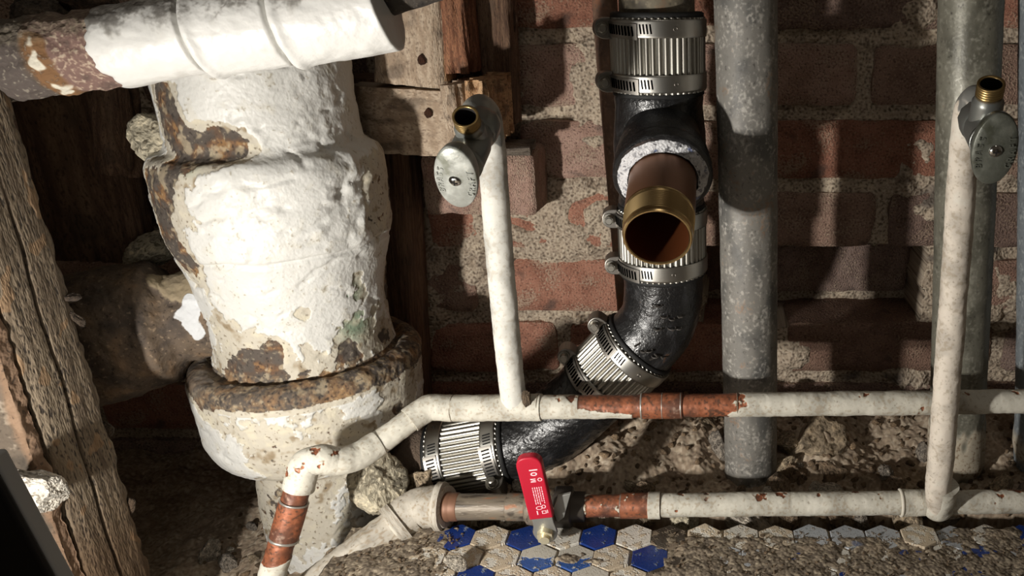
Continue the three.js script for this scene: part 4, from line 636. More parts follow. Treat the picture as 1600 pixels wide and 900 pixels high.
{
  const FRONT = V(0, 0.3, 1);
  // bare pipe that comes down into the assembly
  steelPipe('iron_pipe', 'stained grey iron pipe entering the top of the black drain', [V(DX, 0.62, DZ), V(DX, 0.45, DZ), V(DX, 0.345, DZ)], 0.0262, { k: 30, base: [112, 104, 88], dark: [66, 60, 52], light: [150, 140, 120], rustiness: 0.4, metal: 0.1, shine: 0.7, tex: [200, 360] });
  noHubCoupling('steel pipe coupling at the top of the drain, above the black tee', V(DX, 0.3635, DZ), V(DX, 0.307, DZ), V(-1, 0, 0.25), FRONT);
  noHubCoupling('steel pipe coupling partly hidden behind the brass nipple', V(DX, 0.229, DZ), V(DX, 0.1715, DZ), V(-1, 0, 0.12), FRONT);
  // tee with its front socket
  const hub = P(1036, 278, 0.530), dir = V(0.0, -0.36, 0.933).normalize(), at = V(DX, 0.268, DZ);
  const tee = thing('drain_tee', 'black iron tee with a front socket ringed by white sealant', 'pipe fitting', at);
  const run = sweep([V(DX, 0.318, DZ), V(DX, 0.268, DZ), V(DX, 0.218, DZ)], (q) => PR + 0.0012 * Math.exp(-(((q - 0.012) / 0.004) ** 2)) + 0.0012 * Math.exp(-(((q - 0.088) / 0.004) ** 2)) + 0.004 * Math.exp(-(((q - 0.05) / 0.03) ** 2)));
  mesh('run', from(surface(run, 96, 80, ironDisp), at), blackIron, tee);
  const s0 = V(DX + 0.001, 0.285, DZ + 0.002), sock = sweep([s0, along3(s0, hub, 0.5), hub], (q, v) => mix(0.0275, 0.0325, step(0.2, 0.75, v)) + 0.0012 * step(0.78, 0.84, v) - 0.0012 * step(0.97, 1, v));
  mesh('socket', from(surface(sock, 96, 70, ironDisp, { caps: 'end' }), at), blackIron, tee);
  const toward0 = new THREE.Quaternion().setFromUnitVectors(V(0, 1, 0), dir), hubDir = hub.clone().sub(along3(s0, hub, 0.5)).normalize();
  const seal = sweep([hub.clone().addScaledVector(hubDir, -0.002), hub.clone().addScaledVector(hubDir, 0.0012), hub.clone().addScaledVector(hubDir, 0.0035)], (q, v) => mix(0.0308, 0.0236, step(0.25, 1, v)));
  const sealTex = bake(256, 64, (u, v, o) => { const c = u * Math.PI * 2, a = fbm(Math.cos(c) * 5, Math.sin(c) * 5, v * 3, 4), b = fbm(Math.cos(c) * 34, Math.sin(c) * 20, v * 8, 2); tone(o, [196, 196, 198]); toward(o, [120, 120, 124], step(0, 0.4, a)); toward(o, [60, 80, 140], step(0.3, 0.42, a) * 0.5); toward(o, [240, 240, 240], step(0.15, 0.5, b) * 0.7); toward(o, [60, 60, 64], step(0.25, 0.45, -a - 0.3 * b) * 0.8); o.h = 0.5 + 0.5 * b; o.ro = 0.7; });
  mesh('sealant', from(surface(seal, 96, 16, (p) => 0.0016 * Math.max(0, fbm(p.x * 220, p.y * 220, p.z * 220, 3) + 0.1)), at), matOf(sealTex, 0.002), tee);
  // brass nipple
  const n = thing('brass_nipple', 'open brown brass nipple with a bright threaded end', 'pipe nipple', hub), T = new THREE.Group(); n.quaternion.copy(toward0);
  const NR = 0.0226, len = 0.0665, tl = 0.0235, V2 = (x, y) => new THREE.Vector2(x, y);
  const brownBrass = new THREE.MeshPhysicalMaterial({ color: 0x86614a, roughness: 0.4, metalness: 0.65 }), brass = new THREE.MeshPhysicalMaterial({ color: 0xc4a878, roughness: 0.27, metalness: 1 }), bore = new THREE.MeshPhysicalMaterial({ color: 0x5e3217, roughness: 0.5, metalness: 0.5 });
  mesh('body', new THREE.LatheGeometry([V2(NR, -0.012), V2(NR, len - tl)], 128), brownBrass, n);
  const th = [V2(NR, len - tl)]; const N = 11; for (let i = 0; i < N; i++) { const y = len - tl + 0.001 + (tl - 0.005) * i / N, k = 0.0009 * Math.min(1, (i + 1) / 3), tp = 0.0006 * i / N; th.push(V2(NR - tp, y), V2(NR - tp - k, y + 0.0008), V2(NR - tp, y + 0.0016)); } th.push(V2(NR - 0.0008, len - 0.0035), V2(NR - 0.0012, len - 0.001), V2(NR - 0.0018, len), V2(NR - 0.0027, len), V2(NR - 0.0033, len - 0.0008));
  const tg = new THREE.LatheGeometry(th, 128).toNonIndexed(); tg.computeVertexNormals(); mesh('thread', tg, brass, n);
  mesh('bore', mergeGeometries([new THREE.LatheGeometry([V2(NR - 0.0033, len - 0.0008), V2(NR - 0.0034, -0.02)], 96), new THREE.CircleGeometry(NR - 0.0034, 64).rotateX(-Math.PI / 2).translate(0, -0.0195, 0)]), bore, n);
  // elbow below the tee
  const c3a = P(1003, 534, 0.582), c3b = P(929, 608, 0.580), ax = c3b.clone().sub(c3a).normalize(), e0 = V(DX, 0.186, DZ), eAt = e0.clone();
  const eb = thing('drain_elbow', 'glossy black iron elbow with raised casting marks', 'pipe fitting', eAt);
  const ePath = [V(DX, 0.2, DZ), V(DX, 0.172, DZ), V(DX - 0.0006, 0.152, DZ), V(DX - 0.0055, 0.1325, DZ + 0.001), c3a.clone().addScaledVector(ax, -0.004), c3a.clone().addScaledVector(ax, 0.012)];
  mesh('bend', from(surface(sweep(ePath, PR + 0.0006), 110, 120, ironDisp), eAt), blackIron, eb);
  const onBend = (px, py) => { const r = ray(px, py), p = V(); for (let d = 0.5; d < 0.6; d += 0.0005) { p.copy(r).multiplyScalar(-d / r.z).add(EYE); let m = 9; for (let i = 0; i < ePath.length - 1; i++) for (let k = 0; k <= 6; k++) m = Math.min(m, p.distanceTo(along3(ePath[i], ePath[i + 1], k / 6))); if (m < PR + 0.0012) return p.clone(); } return P(px, py, 0.556); };
  const wornIron = new THREE.MeshPhysicalMaterial({ color: 0x4a4642, roughness: 0.5 }), mark = (px, py, g, turn = 0) => { const q = mesh('casting_mark', g, wornIron, eb), p = onBend(px, py); q.position.copy(p).sub(eAt).addScaledVector(V(0, 0.1, 1), 0.0006); const nn = p.clone().sub(V(DX - 0.004, p.y, DZ)); nn.y = 0.15; q.quaternion.setFromUnitVectors(V(0, 0, 1), nn.normalize()); q.rotateZ(turn); };
  const ring = (r, w = 0.0005) => new THREE.TorusGeometry(r, w, 6, 24), bar = (w, h) => new THREE.BoxGeometry(w, h, 0.0012);
  mark(1027, 476, ring(0.0036)); mark(1027, 476, bar(0.0008, 0.003)); mark(1028, 478, bar(0.003, 0.0007));
  mark(1038, 494, ring(0.0026)); mark(1050, 498, ring(0.0022)); mark(1062, 494, bar(0.0032, 0.0034), 0.3); mark(1050, 512, ring(0.003)); mark(1060, 512, ring(0.0026)); mark(1028, 513, ring(0.003)); mark(1027, 515, bar(0.0035, 0.0007), 0.6);
  mark(998, 537, bar(0.0009, 0.0085), -0.7); mark(1006, 548, ring(0.0022)); mark(1014, 547, ring(0.0028)); mark(1024, 556, ring(0.0026)); mark(1020, 560, bar(0.0055, 0.0007), 0.6); mark(1024, 554, bar(0.0008, 0.005), 0.6); mark(1034, 558, bar(0.0009, 0.0045), 0.4);
  noHubCoupling('tilted steel pipe coupling below the black elbow', c3a, c3b, V(-0.7, 0.72, 0.1), V(0.1, -0.2, 1));
  // sweep towards the stack
  const c4a = P(801, 697, 0.574), c4b = P(680, 719, 0.570), ax4 = c4b.clone().sub(c4a).normalize(), b0 = c3b.clone().addScaledVector(ax, -0.012);
  const bb = thing('drain_bend', 'pebbled black iron bend running behind the upper water pipe', 'pipe fitting', b0);
  mesh('bend', from(surface(sweep([b0, c3b.clone().addScaledVector(ax, 0.006), P(885, 650, 0.579), P(848, 678, 0.576), c4a.clone().addScaledVector(ax4, -0.004), c4a.clone().addScaledVector(ax4, 0.012)], PR + 0.0004), 110, 110, (p) => ironDisp(p) + 0.0008 * fbm(p.x * 300, p.y * 300, p.z * 300, 2)), b0), blackIron, bb);
  noHubCoupling('steel pipe coupling lying level next to the red lever', c4a, c4b, V(0.0, -0.4, 0.92), V(0, 0.1, 1));
  const stub0 = c4b.clone().addScaledVector(ax4, -0.012), stub = thing('drain_stub', 'rough rusty iron stub between the level coupling and the stack', 'pipe', stub0);
  mesh('pipe', from(surface(sweep([stub0, c4b.clone().addScaledVector(ax4, 0.02), P(632, 729, 0.578)], 0.0285), 72, 60, (p) => 0.0018 * fbm(p.x * 90, p.y * 90, p.z * 90, 3)), stub0), new THREE.MeshStandardMaterial({ color: 0x5a4c40, roughness: 0.95, bumpMap: ironTex.data, bumpScale: 0.002 }), stub);
}

// ------------------------------------------------------------------ shut-off valves
const valveMetal = new THREE.MeshPhysicalMaterial({ color: 0x8f918d, roughness: 0.36, metalness: 0.75 }), valveChrome = new THREE.MeshPhysicalMaterial({ color: 0xc8c8c6, roughness: 0.14, metalness: 1 }), agedBrass = new THREE.MeshPhysicalMaterial({ color: 0x9c8356, roughness: 0.36, metalness: 0.9 }), darkBore = new THREE.MeshStandardMaterial({ color: 0x120c08, roughness: 0.9 });
const handleTex = bake(300, 300, (u, v, o) => { const a = fbm(u * 6, v * 6, 3, 4), b = fbm(u * 40, v * 40, 5, 3); tone(o, [150, 152, 146]); toward(o, [178, 180, 174], step(-0.1, 0.4, a)); toward(o, [122, 124, 112], step(0.1, 0.45, -a)); toward(o, [196, 190, 170], step(0.34, 0.5, b) * 0.6); o.me = 0.35; o.ro = 0.42 + 0.2 * a; o.h = 0.5 + 0.12 * b; });
function stopValve(label, inlet, face, { len, wid, roll, tilt = 0, tintFace = 0xffffff, outletAt, tubeTint }) {
  const axis = face.clone().sub(inlet), L = axis.length(), Zd = axis.clone().normalize(), t = thing('shutoff_valve', label, 'valve', inlet, 'oval-handled shut-off valves');
  const X = V(0, 1, 0).cross(Zd).normalize(), Y = Zd.clone().cross(X); t.quaternion.setFromRotationMatrix(new THREE.Matrix4().makeBasis(X, Y, Zd));
  const lat = (pts, seg = 40) => new THREE.LatheGeometry(pts.map(([r, z]) => new THREE.Vector2(r, z)), seg).rotateX(Math.PI / 2), at = L * 0.56;
  mesh('compression_nut', lat([[0.0088, -0.004], [0.0108, -0.003], [0.0112, 0.001], [0.0112, 0.010], [0.0098, 0.012]], 12), valveMetal, t);
  mesh('body', lat([[0.0094, 0.010], [0.0098, at - 0.014], [0.0108, at - 0.009], [0.0110, at + 0.006], [0.0100, at + 0.009], [0.0112, at + 0.0095], [0.0112, L - 0.012], [0.0090, L - 0.011], [0.0065, L - 0.010], [0.0065, L - 0.004]]), valveMetal, t);
  // outlet: neck, threaded spud, open mouth
  const o = new THREE.Group(); o.name = 'outlet'; t.add(o); o.position.set(0, -0.001, L * 0.34);
  const local = t.worldToLocal.bind(t); t.updateMatrixWorld(true); const tip = local(outletAt.clone()), od = tip.clone().sub(o.position), ol = od.length(); o.quaternion.setFromUnitVectors(V(0, 1, 0), od.normalize());
  const lt = (pts) => new THREE.LatheGeometry(pts.map(([r, y]) => new THREE.Vector2(r, y)), 40);
  mesh('neck', lt([[0.0088, 0], [0.0086, ol - 0.012], [0.0074, ol - 0.011], [0.0072, ol - 0.0075]]), valveMetal, o);
  const th = [[0.0068, ol - 0.0085]]; for (let i = 0; i < 5; i++) { const y = ol - 0.008 + i * 0.0015; th.push([0.0074, y], [0.0069, y + 0.0007], [0.0074, y + 0.0014]); } th.push([0.0072, ol], [0.0061, ol], [0.0058, ol - 0.0006]);
  mesh('thread', lt(th), agedBrass, o); mesh('mouth', mergeGeometries([lt([[0.0059, ol - 0.0004], [0.0056, ol - 0.012]]), new THREE.CircleGeometry(0.0056, 30).rotateX(-Math.PI / 2).translate(0, ol - 0.0118, 0)]), darkBore, o);
  // oval handle with its screw and raised letters
  const h = new THREE.Group(); h.name = 'handle'; t.add(h); h.position.set(0, 0, L); h.rotation.set(tilt, 0, roll, 'ZXY');
  const n = 96, rings = [[0.86, -0.0085], [0.93, -0.006], [0.99, -0.002], [1.0, -0.0004], [0.985, 0.0006], [0.95, 0.0012], [0.8, 0.0018], [0.5, 0.0024], [0.0, 0.0026]], pos = [], uv = [], idx = [];
  for (const [k, z] of rings) for (let i = 0; i <= n; i++) { const a = i / n * Math.PI * 2, c = Math.cos(a), s = Math.sin(a), x = k * wid / 2 * Math.sign(s) * Math.abs(s) ** 0.98, y = k * len / 2 * Math.sign(c) * Math.abs(c) ** 1.0; pos.push(x, y, z); uv.push(x / 0.06 + 0.5, y / 0.06 + 0.5); }
  for (let j = 0; j < rings.length - 1; j++) for (let i = 0; i < n; i++) { const a = j * (n + 1) + i, b = a + 1, c = a + n + 1, d = c + 1; idx.push(a, d, b, a, c, d); }
  const g = new THREE.BufferGeometry(); g.setAttribute('position', new THREE.Float32BufferAttribute(pos, 3)); g.setAttribute('uv', new THREE.Float32BufferAttribute(uv, 2)); g.setIndex(idx); g.computeVertexNormals();
  const faceMat = matOf(handleTex, 0.0005, { color: tintFace }); mesh('grip', g, faceMat, h);
  mesh('screw', mergeGeometries([new THREE.SphereGeometry(0.0036, 24, 12, 0, Math.PI * 2, 0, Math.PI / 2).scale(1, 0.55, 1).rotateX(Math.PI / 2).translate(0, 0, 0.0024)]), valveChrome, h);
  mesh('screw_slot', mergeGeometries([new THREE.BoxGeometry(0.0036, 0.0008, 0.001), new THREE.BoxGeometry(0.0008, 0.0036, 0.001)]).translate(0, 0, 0.0041), darkBore, h);
  const word = (str, sx) => { for (let i = 0; i < 5; i++) { const a = (i - 2) * 0.0039, tg = new TextGeometry(str[i], { font: FONT, size: 0.0035, depth: 0.001, curveSegments: 3 }); tg.computeBoundingBox(); tg.translate(-(tg.boundingBox.max.x + tg.boundingBox.min.x) / 2, -0.0018, 0); const bulge = Math.sqrt(Math.max(0, 1 - (a / (len / 2)) ** 2)); const q = mesh('letter', tg, faceMat, h); q.position.set(sx * (wid / 2 * 0.72) * bulge ** 1.5, a - 0.001, 0.0015); q.rotation.z = Math.PI / 2 + (sx < 0 ? 1 : -1) * -0.035 * (i - 2) * 1.6; } };
  word('BRASS', -1); word('CRAFT', 1);
  return t;
}
stopValve('bright oval-handled shut-off valve in front of the jutting brick', V(P(757, 168, 0.498).x, 0.3005, -0.4905), P(713, 278, 0.438), { len: 0.0450, wid: 0.0240, roll: -0.2, tilt: 0.12, outletAt: P(727, 181, 0.452) });
stopValve('darker oval-handled shut-off valve in front of the greenish steel pipe', V(P(1531, 145, 0.468).x, 0.3065, -0.467), P(1554, 233, 0.424), { len: 0.0415, wid: 0.0240, roll: 0.02, tilt: 0.06, tintFace: 0x9c9d96, outletAt: P(1549, 130, 0.437) });

{ // ball valve on the lower pipe, red lever pointing up
  const c = P(852, 792, LOW_D), at = c.clone(), t = thing('ball_valve', 'brass ball valve with an upright red lever on the lower water pipe', 'valve', at);
  const tarnish = bake(200, 300, (u, v, o) => { const q = u * Math.PI * 2, x = Math.cos(q), y = Math.sin(q), a = fbm(x * 2, y * 2, v * 9, 4), b = fbm(x * 14, y * 14, v * 40, 3); tone(o, [118, 108, 94]); toward(o, [146, 104, 78], step(0.16, 0.45, a)); toward(o, [70, 62, 54], step(0.05, 0.4, -a)); toward(o, [176, 168, 152], step(0.36, 0.55, b) * 0.7); o.me = 0.2; o.ro = 0.5 + 0.2 * a; o.h = 0.5 + 0.2 * b; });
  const metal = matOf(tarnish, 0.0006), lat = (pts, seg = 48) => new THREE.LatheGeometry(pts.map(([r, x]) => new THREE.Vector2(r, x)), seg).rotateZ(-Math.PI / 2);
  const X = (px) => xAt(px, 792, LOW_D) - at.x;
  const tail = new THREE.Group(); tail.name = 'tailpiece'; t.add(tail);
  mesh('sleeve', lat([[0.0085, X(700)], [0.0098, X(713)], [0.0098, X(716)], [0.0096, X(792)], [0.0103, X(794)], [0.0103, X(828)], [0.009, X(832)]]), metal, tail);
  mesh('solder_cuff', lat([[0.0085, X(694)], [0.0108, X(695)], [0.011, X(702)], [0.0102, X(705)], [0.0106, X(707)], [0.0104, X(716)], [0.0096, X(718)]]), new THREE.MeshPhysicalMaterial({ color: 0x7d5a46, roughness: 0.55, metalness: 0.3 }), tail);
  mesh('body', lat([[0.0105, X(822)], [0.0128, X(826)], [0.0138, X(838)], [0.0142, X(852)], [0.0135, X(866)], [0.0122, X(872)]]), metal, t);
  mesh('hex_end', lat([[0.0095, X(866)], [0.0148, X(867)], [0.0152, X(870)], [0.0152, X(892)], [0.0145, X(895)], [0.0115, X(896)], [0.0112, X(914)], [0.0085, X(917)]], 6).toNonIndexed(), new THREE.MeshPhysicalMaterial({ color: 0x4c4640, roughness: 0.5, metalness: 0.5 }), t);
  // stem, lever, red grip
  const nut = P(853, 832, 0.4755), top = P(825, 713, 0.4685), st = nut.clone().sub(at);
  mesh('stem', new THREE.CylinderGeometry(0.0062, 0.0075, Math.abs(st.z), 24).rotateX(Math.PI / 2).translate(0, 0, st.z / 2), metal, t).position.set(st.x * 0.5, st.y * 0.5, 0);
  const lev = new THREE.Group(); lev.name = 'lever'; t.add(lev); lev.position.copy(st); const up = top.clone().sub(nut), LL = up.length(); up.normalize(); const Zf = V(0.05, 0.1, 1).addScaledVector(up, -up.dot(V(0.05, 0.1, 1))).normalize(), Xs = up.clone().cross(Zf); lev.quaternion.setFromRotationMatrix(new THREE.Matrix4().makeBasis(Xs, up, Zf));
  const strip = new THREE.Shape().moveTo(-0.0066, 0.018).lineTo(-0.0068, 0.009).quadraticCurveTo(-0.0076, 0.004, -0.0078, 0).absarc(0, 0, 0.0078, Math.PI, 2 * Math.PI).quadraticCurveTo(0.0076, 0.004, 0.0068, 0.009).lineTo(0.0066, 0.018).lineTo(-0.0066, 0.018);
  mesh('strip', new THREE.ExtrudeGeometry(strip, { depth: 0.002, bevelEnabled: true, bevelSize: 0.0004, bevelThickness: 0.0004, bevelSegments: 2, curveSegments: 16 }).translate(0, 0, -0.001), new THREE.MeshPhysicalMaterial({ color: 0x9c9c98, roughness: 0.4, metalness: 0.7 }), lev);
  mesh('hex_nut', mergeGeometries([new THREE.CylinderGeometry(0.006, 0.0062, 0.0045, 6).rotateX(Math.PI / 2).translate(0, 0, 0.0035).toNonIndexed(), new THREE.CylinderGeometry(0.0034, 0.0036, 0.004, 24).rotateX(Math.PI / 2).translate(0, 0, 0.0065).toNonIndexed()]), new THREE.MeshPhysicalMaterial({ color: 0xd2c8a8, roughness: 0.35, metalness: 0.6 }), lev);
  const wing = new THREE.Shape().moveTo(0.008, 0.002).lineTo(0.013, 0.006).lineTo(0.021, 0.026).lineTo(0.0125, 0.025).lineTo(0.0066, 0.012).lineTo(0.008, 0.002);
  mesh('wing', new THREE.ExtrudeGeometry(wing, { depth: 0.0018, bevelEnabled: true, bevelSize: 0.0003, bevelThickness: 0.0003, bevelSegments: 1 }).translate(0, 0, -0.009), new THREE.MeshPhysicalMaterial({ color: 0x8c8c88, roughness: 0.45, metalness: 0.6 }), lev);
  const y0 = 0.0165, y1 = LL, w = 0.0071, w1 = 0.0075, rt = 0.0068;
  const grip = new THREE.Shape().moveTo(-w, y0).lineTo(w, y0).lineTo(w1, y1 - rt).quadraticCurveTo(w1, y1, w1 - rt, y1).lineTo(-w1 + rt, y1).quadraticCurveTo(-w1, y1, -w1, y1 - rt).lineTo(-w, y0);
  const gg = new THREE.ExtrudeGeometry(grip, { depth: 0.0042, bevelEnabled: true, bevelSize: 0.0012, bevelThickness: 0.0014, bevelSegments: 4, curveSegments: 12 }).translate(0, 0, -0.0021);
  { const p = gg.attributes.position, q = new Float32Array(p.count * 2); for (let i = 0; i < p.count; i++) { q[i * 2] = p.getX(i) / 0.0168 + 0.5; q[i * 2 + 1] = (p.getY(i) - y0 + 0.001) / (y1 - y0 + 0.002); } gg.setAttribute('uv', new THREE.BufferAttribute(q, 2)); }
  const cv = document.createElement('canvas'); cv.width = 168; cv.height = 640; const x = cv.getContext('2d'); x.fillStyle = '#a80f2a'; x.fillRect(0, 0, 168, 640); x.save(); x.translate(84, 0); x.fillStyle = x.strokeStyle = '#e8c8cc'; const rr = random(12);
  x.fillRect(-6, 118, 56, 12); x.lineWidth = 9; x.beginPath(); x.ellipse(20, 165, 18, 14, 0, 0, 7); x.stroke(); x.font = 'bold 50px sans-serif'; x.save(); x.translate(30, 252); x.rotate(-Math.PI / 2); x.fillText('M', 0, -6); x.restore(); x.lineWidth = 6; x.beginPath(); x.ellipse(52, 226, 13, 15, 0, 0, 7); x.stroke();
  for (let k = 0; k < 5; k++) { let y = 300; while (y < 480 - k % 2 * 20) { const l = 8 + rr() * 22; x.fillRect(-14 + k * 15, y, 6, l); y += l + 6; } }                     // rows of small print running up the grip
  x.lineWidth = 6; x.beginPath(); x.ellipse(4, 520, 20, 16, 0, 0, 7); x.stroke(); x.beginPath(); x.ellipse(36, 510, 12, 16, 0, 0, 7); x.stroke(); x.strokeRect(18, 556, 26, 26); x.fillRect(-20, 548, 8, 42); x.fillRect(52, 548, 6, 34); x.restore();
  const tx = new THREE.CanvasTexture(cv); tx.colorSpace = THREE.SRGBColorSpace; tx.magFilter = THREE.LinearFilter;
  mesh('red_grip', gg, new THREE.MeshPhysicalMaterial({ map: tx, roughness: 0.38 }), lev).userData.label = 'red plastic lever sleeve with white print';
}

// ------------------------------------------------------------------ rubble
{
  const stones = [0, 1, 2, 3, 4, 5, 6].map((k) => rock(k + 20)), paint = grit;
  const tints = { sand: paint(0xd0bca0), pale: paint(0xe8dece), grey: paint(0xb0a69a), brown: paint(0xa08a72), lime: paint(0xf0e6cc), crumb: paint(0xc4aa8c) };
  const r = random(44);
  const stone = (name, label, px, py, d, w, h, dp, tint, group, k) => { const m = mesh(name, stones[k ?? Math.floor(r() * 7)], tints[tint]); m.position.copy(P(px, py, d)); m.scale.set(w, h, dp); m.rotation.set(r() * 0.6, r() * 6, r() * 0.6); return tag(m, label, 'stone', group); };
  stone('mortar_block', 'large broken mortar block leaning on the wall next to the mottled pipe', 1274, 694, 0.602, 0.036, 0.030, 0.026, 'sand', undefined, 2);
  stone('mortar_block', 'crumbly dark mortar clump above the mound near the mottled pipe', 1098, 682, 0.622, 0.022, 0.02, 0.02, 'sand', undefined, 4);
  stone('stone', 'brown squarish stone under the broken mortar block', 1240, 750, 0.566, 0.016, 0.018, 0.018, 'brown', undefined, 1);
  stone('stone', 'rusty brown slab stone behind the lower water pipe', 1300, 756, 0.562, 0.024, 0.012, 0.02, 'brown', undefined, 3);
  stone('stone', 'whitish stone with an ochre stain below the lower pipe', 1072, 818, 0.522, 0.017, 0.012, 0.012, 'lime', undefined, 5);
  stone('stone', 'flat pale stone below the lower water pipe', 1165, 812, 0.526, 0.028, 0.012, 0.014, 'pale', undefined, 6);
  stone('stone', 'wide dark stone in the gap behind the bare tile tips', 1340, 812, 0.535, 0.027, 0.016, 0.016, 'brown', undefined, 0);
  stone('stone', 'knobbly brown stone beside the buried pipe stub', 1420, 818, 0.522, 0.013, 0.013, 0.012, 'sand', undefined, 4);
  stone('stone', 'pale lump of mortar beside the red lever', 800, 812, 0.53, 0.014, 0.010, 0.012, 'pale', undefined, 2);
  stone('plaster_lump', 'thick crumbly plaster lump on the shoulder of the stack', 256, 216, 0.552, 0.021, 0.017, 0.018, 'lime', undefined, 1); stone('plaster_lump', 'cracked cream plaster slab in the gap above the rusty bell', 240, 392, 0.58, 0.02, 0.012, 0.018, 'lime', undefined, 5);
  stone('plaster_lump', 'flaky white plaster heap under the water pipe elbow', 590, 752, 0.520, 0.026, 0.022, 0.02, 'lime', undefined, 3); stone('stone', 'sandy stone tucked between stack and level coupling', 665, 758, 0.54, 0.015, 0.02, 0.014, 'sand', undefined, 3);
  stone('stone', 'grey stone chip lying on the lit mound', 1000, 715, 0.613, 0.006, 0.003, 0.0055, 'grey', undefined, 0); stone('stone', 'flat tan stone lying on the lit mound', 980, 735, 0.60, 0.0095, 0.004, 0.007, 'sand', undefined, 2);
  stone('stone', 'small white chip lying on the tiles near the slanting pipe', 712, 880, 0.452, 0.0085, 0.0035, 0.0055, 'pale', undefined, 5); stone('stone', 'grey angular stone against the mottled pipe', 1115, 745, 0.60, 0.011, 0.014, 0.01, 'grey', undefined, 6);
  stone('plaster_lump', 'broken white plaster piece behind the painted copper joint', 1085, 758, 0.578, 0.018, 0.014, 0.014, 'pale', undefined, 1);
  // smaller pieces strewn through the pit
  const loose = (n, f, label, group, tintList, size) => { for (let i = 0; i < n; i++) { const [x, z] = f(), s = size[0] + r() * size[1], m = mesh('rubble_stone', stones[Math.floor(r() * 7)], tints[tintList[Math.floor(r() * tintList.length)]]); m.position.set(x, pitHeight(x, z) + s * 0.35, z); m.scale.set(s * (0.8 + 0.5 * r()), s * 0.75, s); m.rotation.set(r() * 6, r() * 6, r() * 6); tag(m, label, 'stone', group); } };
  loose(34, () => [-0.06 + r() * 0.45, -0.515 - r() * 0.03], 'small rubble stone in the gap behind the broken tile edge', 'rubble along the tile edge', ['pale', 'sand', 'grey', 'brown'], [0.0045, 0.008]);
  loose(22, () => [-0.25 + r() * 0.2, -0.515 - r() * 0.035], 'small rubble stone below the red-handled valve', 'rubble below the red-handled valve', ['pale', 'sand', 'brown'], [0.004, 0.007]);
  loose(30, () => [-0.05 + r() * 0.42, -0.545 - r() * 0.12], 'loose stone on the pit floor among the steel pipes', 'rubble among the steel pipes', ['sand', 'grey', 'brown', 'pale'], [0.004, 0.009]);
  loose(36, () => [-0.42 + r() * 0.16, -0.48 - r() * 0.16], 'small stone on the dark pit floor beside the stack foot', 'rubble beside the stack foot', ['sand', 'grey', 'pale'], [0.003, 0.007]);
  // gravel that nobody could count
  const grain = new THREE.InstancedMesh(rock(60, 2), tints.crumb, 2600); grain.name = 'gravel'; const M = new THREE.Matrix4(), q = new THREE.Quaternion(), e = new THREE.Euler(), col = new THREE.Color();
  for (let i = 0; i < 2600; i++) {
    let x, z, y; if (i < 1700) { x = -0.42 + r() * 0.82; z = -0.505 - r() * 0.18; y = pitHeight(x, z); } else { const onRight = r() > 0.28; x = onRight ? -0.035 + r() * 0.42 : -0.265 + r() * 0.08; z = -0.494 + r() * 0.055; y = 0.001; }
    const s = i < 1700 ? 0.0014 + 0.0026 * r() * r() : 0.0005 + 0.0011 * r() * r(); e.set(r() * 6, r() * 6, r() * 6); M.compose(V(x, y + s * 0.3, z), q.setFromEuler(e), V(s, s * 0.8, s * (0.7 + r() * 0.6))); grain.setMatrixAt(i, M); const k = 0.6 + r() * 0.8; grain.setColorAt(i, col.setRGB(k, k * 0.97, k * 0.93));
  }
  grain.castShadow = grain.receiveShadow = true; scene.add(grain); tag(grain, 'gravel and mortar crumbs strewn over pit and floor edge', 'gravel', undefined, 'stuff');
  // old pipe stub buried in the rubble
  const st = thing('buried_stub', 'dusty broken pipe stub poking out below the riser elbow', 'pipe', P(1472, 830, 0.545)); mesh('pipe', new THREE.CylinderGeometry(0.0185, 0.0185, 0.05, 40, 6).translate(0, 0, 0), tints.grey.clone(), st).material.vertexColors = false;
}

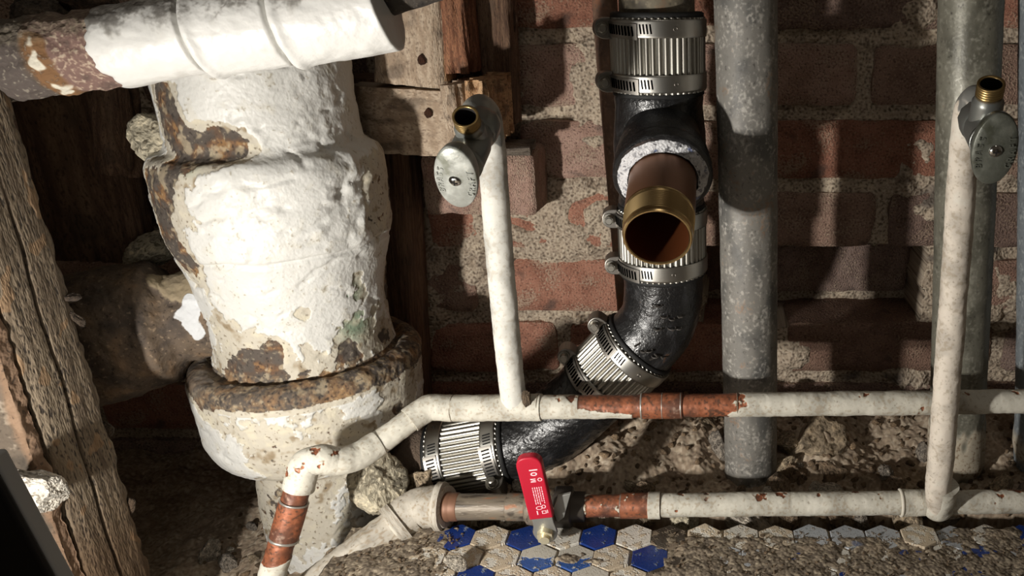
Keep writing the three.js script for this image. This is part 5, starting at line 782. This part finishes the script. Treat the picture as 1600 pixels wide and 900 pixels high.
// ------------------------------------------------------------------ the LED work light that lights everything
{
  const at = V(LAMP_AT.x, 0, LAMP_AT.z), t = thing('work_light', 'small black LED work light standing on the floor facing the pipes', 'work light', at);
  const head = new THREE.Group(); head.name = 'head'; t.add(head); head.position.set(0, LAMP_AT.y, 0);
  const dir = LAMP_AIM.clone().sub(LAMP_AT).normalize(); // +z of the head looks at the wall
  { const m = new THREE.Matrix4().lookAt(dir, V(0, 0, 0), V(-0.12, 1, 0)); head.quaternion.setFromRotationMatrix(m); }
  const black = new THREE.MeshPhysicalMaterial({ color: 0x08080a, roughness: 0.45 }), grey = new THREE.MeshPhysicalMaterial({ color: 0x3c3e40, roughness: 0.4 });
  mesh('housing', new RoundedBoxGeometry(0.082, 0.088, 0.026, 3, 0.003).translate(0, 0, -0.019), black, head);
  const rim = new THREE.Shape().moveTo(-0.0425, -0.045).lineTo(0.0425, -0.045).lineTo(0.0425, 0.045).lineTo(-0.0425, 0.045).lineTo(-0.0425, -0.045);
  rim.holes.push(new THREE.Path().moveTo(-0.036, -0.038).lineTo(-0.036, 0.038).lineTo(0.036, 0.038).lineTo(0.036, -0.038).lineTo(-0.036, -0.038));
  mesh('rim', new THREE.ExtrudeGeometry(rim, { depth: 0.009, bevelEnabled: true, bevelSize: 0.0008, bevelThickness: 0.0008, bevelSegments: 2 }).translate(0, 0, -0.007), grey, head);
  mesh('reflector', new THREE.BoxGeometry(0.074, 0.078, 0.001).translate(0, 0, -0.0035), new THREE.MeshStandardMaterial({ color: 0x909090, roughness: 0.4, metalness: 0.6 }), head);
  mesh('led_light', new THREE.BoxGeometry(LED_SIZE, LED_SIZE, 0.001).translate(0, 0, -0.002), new THREE.MeshStandardMaterial({ color: 0xffffff, emissive: 0xfffaf2, emissiveIntensity: 6 }), head);
  const l = new THREE.RectAreaLight(0xfffaf2, LAMP_POWER, LED_SIZE, LED_SIZE); l.position.set(0, 0, 0.0005); l.rotation.y = Math.PI; head.add(l);
  const legs = []; for (const s of [-1, 1]) legs.push(new THREE.BoxGeometry(0.004, LAMP_AT.y, 0.016).translate(s * 0.047, LAMP_AT.y / 2, 0)); legs.push(new THREE.BoxGeometry(0.098, 0.004, 0.06).translate(0, 0.002, 0));
  const st = mesh('stand', mergeGeometries(legs), black, t); const yaw = Math.atan2(-dir.x, -dir.z); st.rotation.y = yaw;
  const b = new THREE.CylinderGeometry(0.004, 0.004, 0.098, 12).rotateZ(Math.PI / 2); mesh('pivot', b, grey, t).position.set(0, LAMP_AT.y, 0); t.children[t.children.length - 1].rotation.y = yaw;
}
{ // black panel with a grey edge that stands behind the work light, its corner just in view
  const A = P(-6, 722, 0.100), B = P(98, 914, 0.100), up = A.clone().sub(B).normalize(), nz = V(0, 0.12, 1).addScaledVector(up, -up.dot(V(0, 0.12, 1))).normalize(), rt = up.clone().cross(nz), hh = 0.152, hw = 0.075;
  const mid = A.clone().add(B).multiplyScalar(0.5).addScaledVector(rt, -hw).addScaledVector(up, A.distanceTo(B) / 2 + 0.001 - hh), t = thing('standing_panel', 'flat black panel with a thin grey edge standing in front of the stud', 'panel', mid);
  t.quaternion.setFromRotationMatrix(new THREE.Matrix4().makeBasis(rt, up, nz));
  mesh('sheet', new RoundedBoxGeometry(hw * 2, hh * 2, 0.0016, 3, 0.0006).translate(0, 0, 0.0008), new THREE.MeshPhysicalMaterial({ color: 0x0b0b0c, roughness: 0.5 }), t);
  mesh('edge', new RoundedBoxGeometry(hw * 2, hh * 2, 0.0026, 3, 0.0006).translate(0, 0, -0.0013), new THREE.MeshPhysicalMaterial({ color: 0xd4d6d6, roughness: 0.5 }), t);
}
{ // ceiling light of the room
  const t = thing('ceiling_light', 'flat square ceiling light of the bathroom', 'ceiling light', V(0.15, 2.25, 0.55));
  mesh('frame', new RoundedBoxGeometry(0.46, 0.03, 0.46, 2, 0.006).translate(0, -0.014, 0), new THREE.MeshStandardMaterial({ color: 0xd8d8d4, roughness: 0.6 }), t);
  mesh('light_panel', new THREE.BoxGeometry(0.42, 0.004, 0.42).translate(0, -0.030, 0), new THREE.MeshStandardMaterial({ color: 0xffffff, emissive: 0xfff6ea, emissiveIntensity: 1.5 }), t);
  const a = new THREE.RectAreaLight(0xfff6ea, ROOM_LIGHT, 0.42, 0.42); a.position.set(0, -0.034, 0); a.rotation.x = -Math.PI / 2; t.add(a);
}

renderer.render(scene, camera);
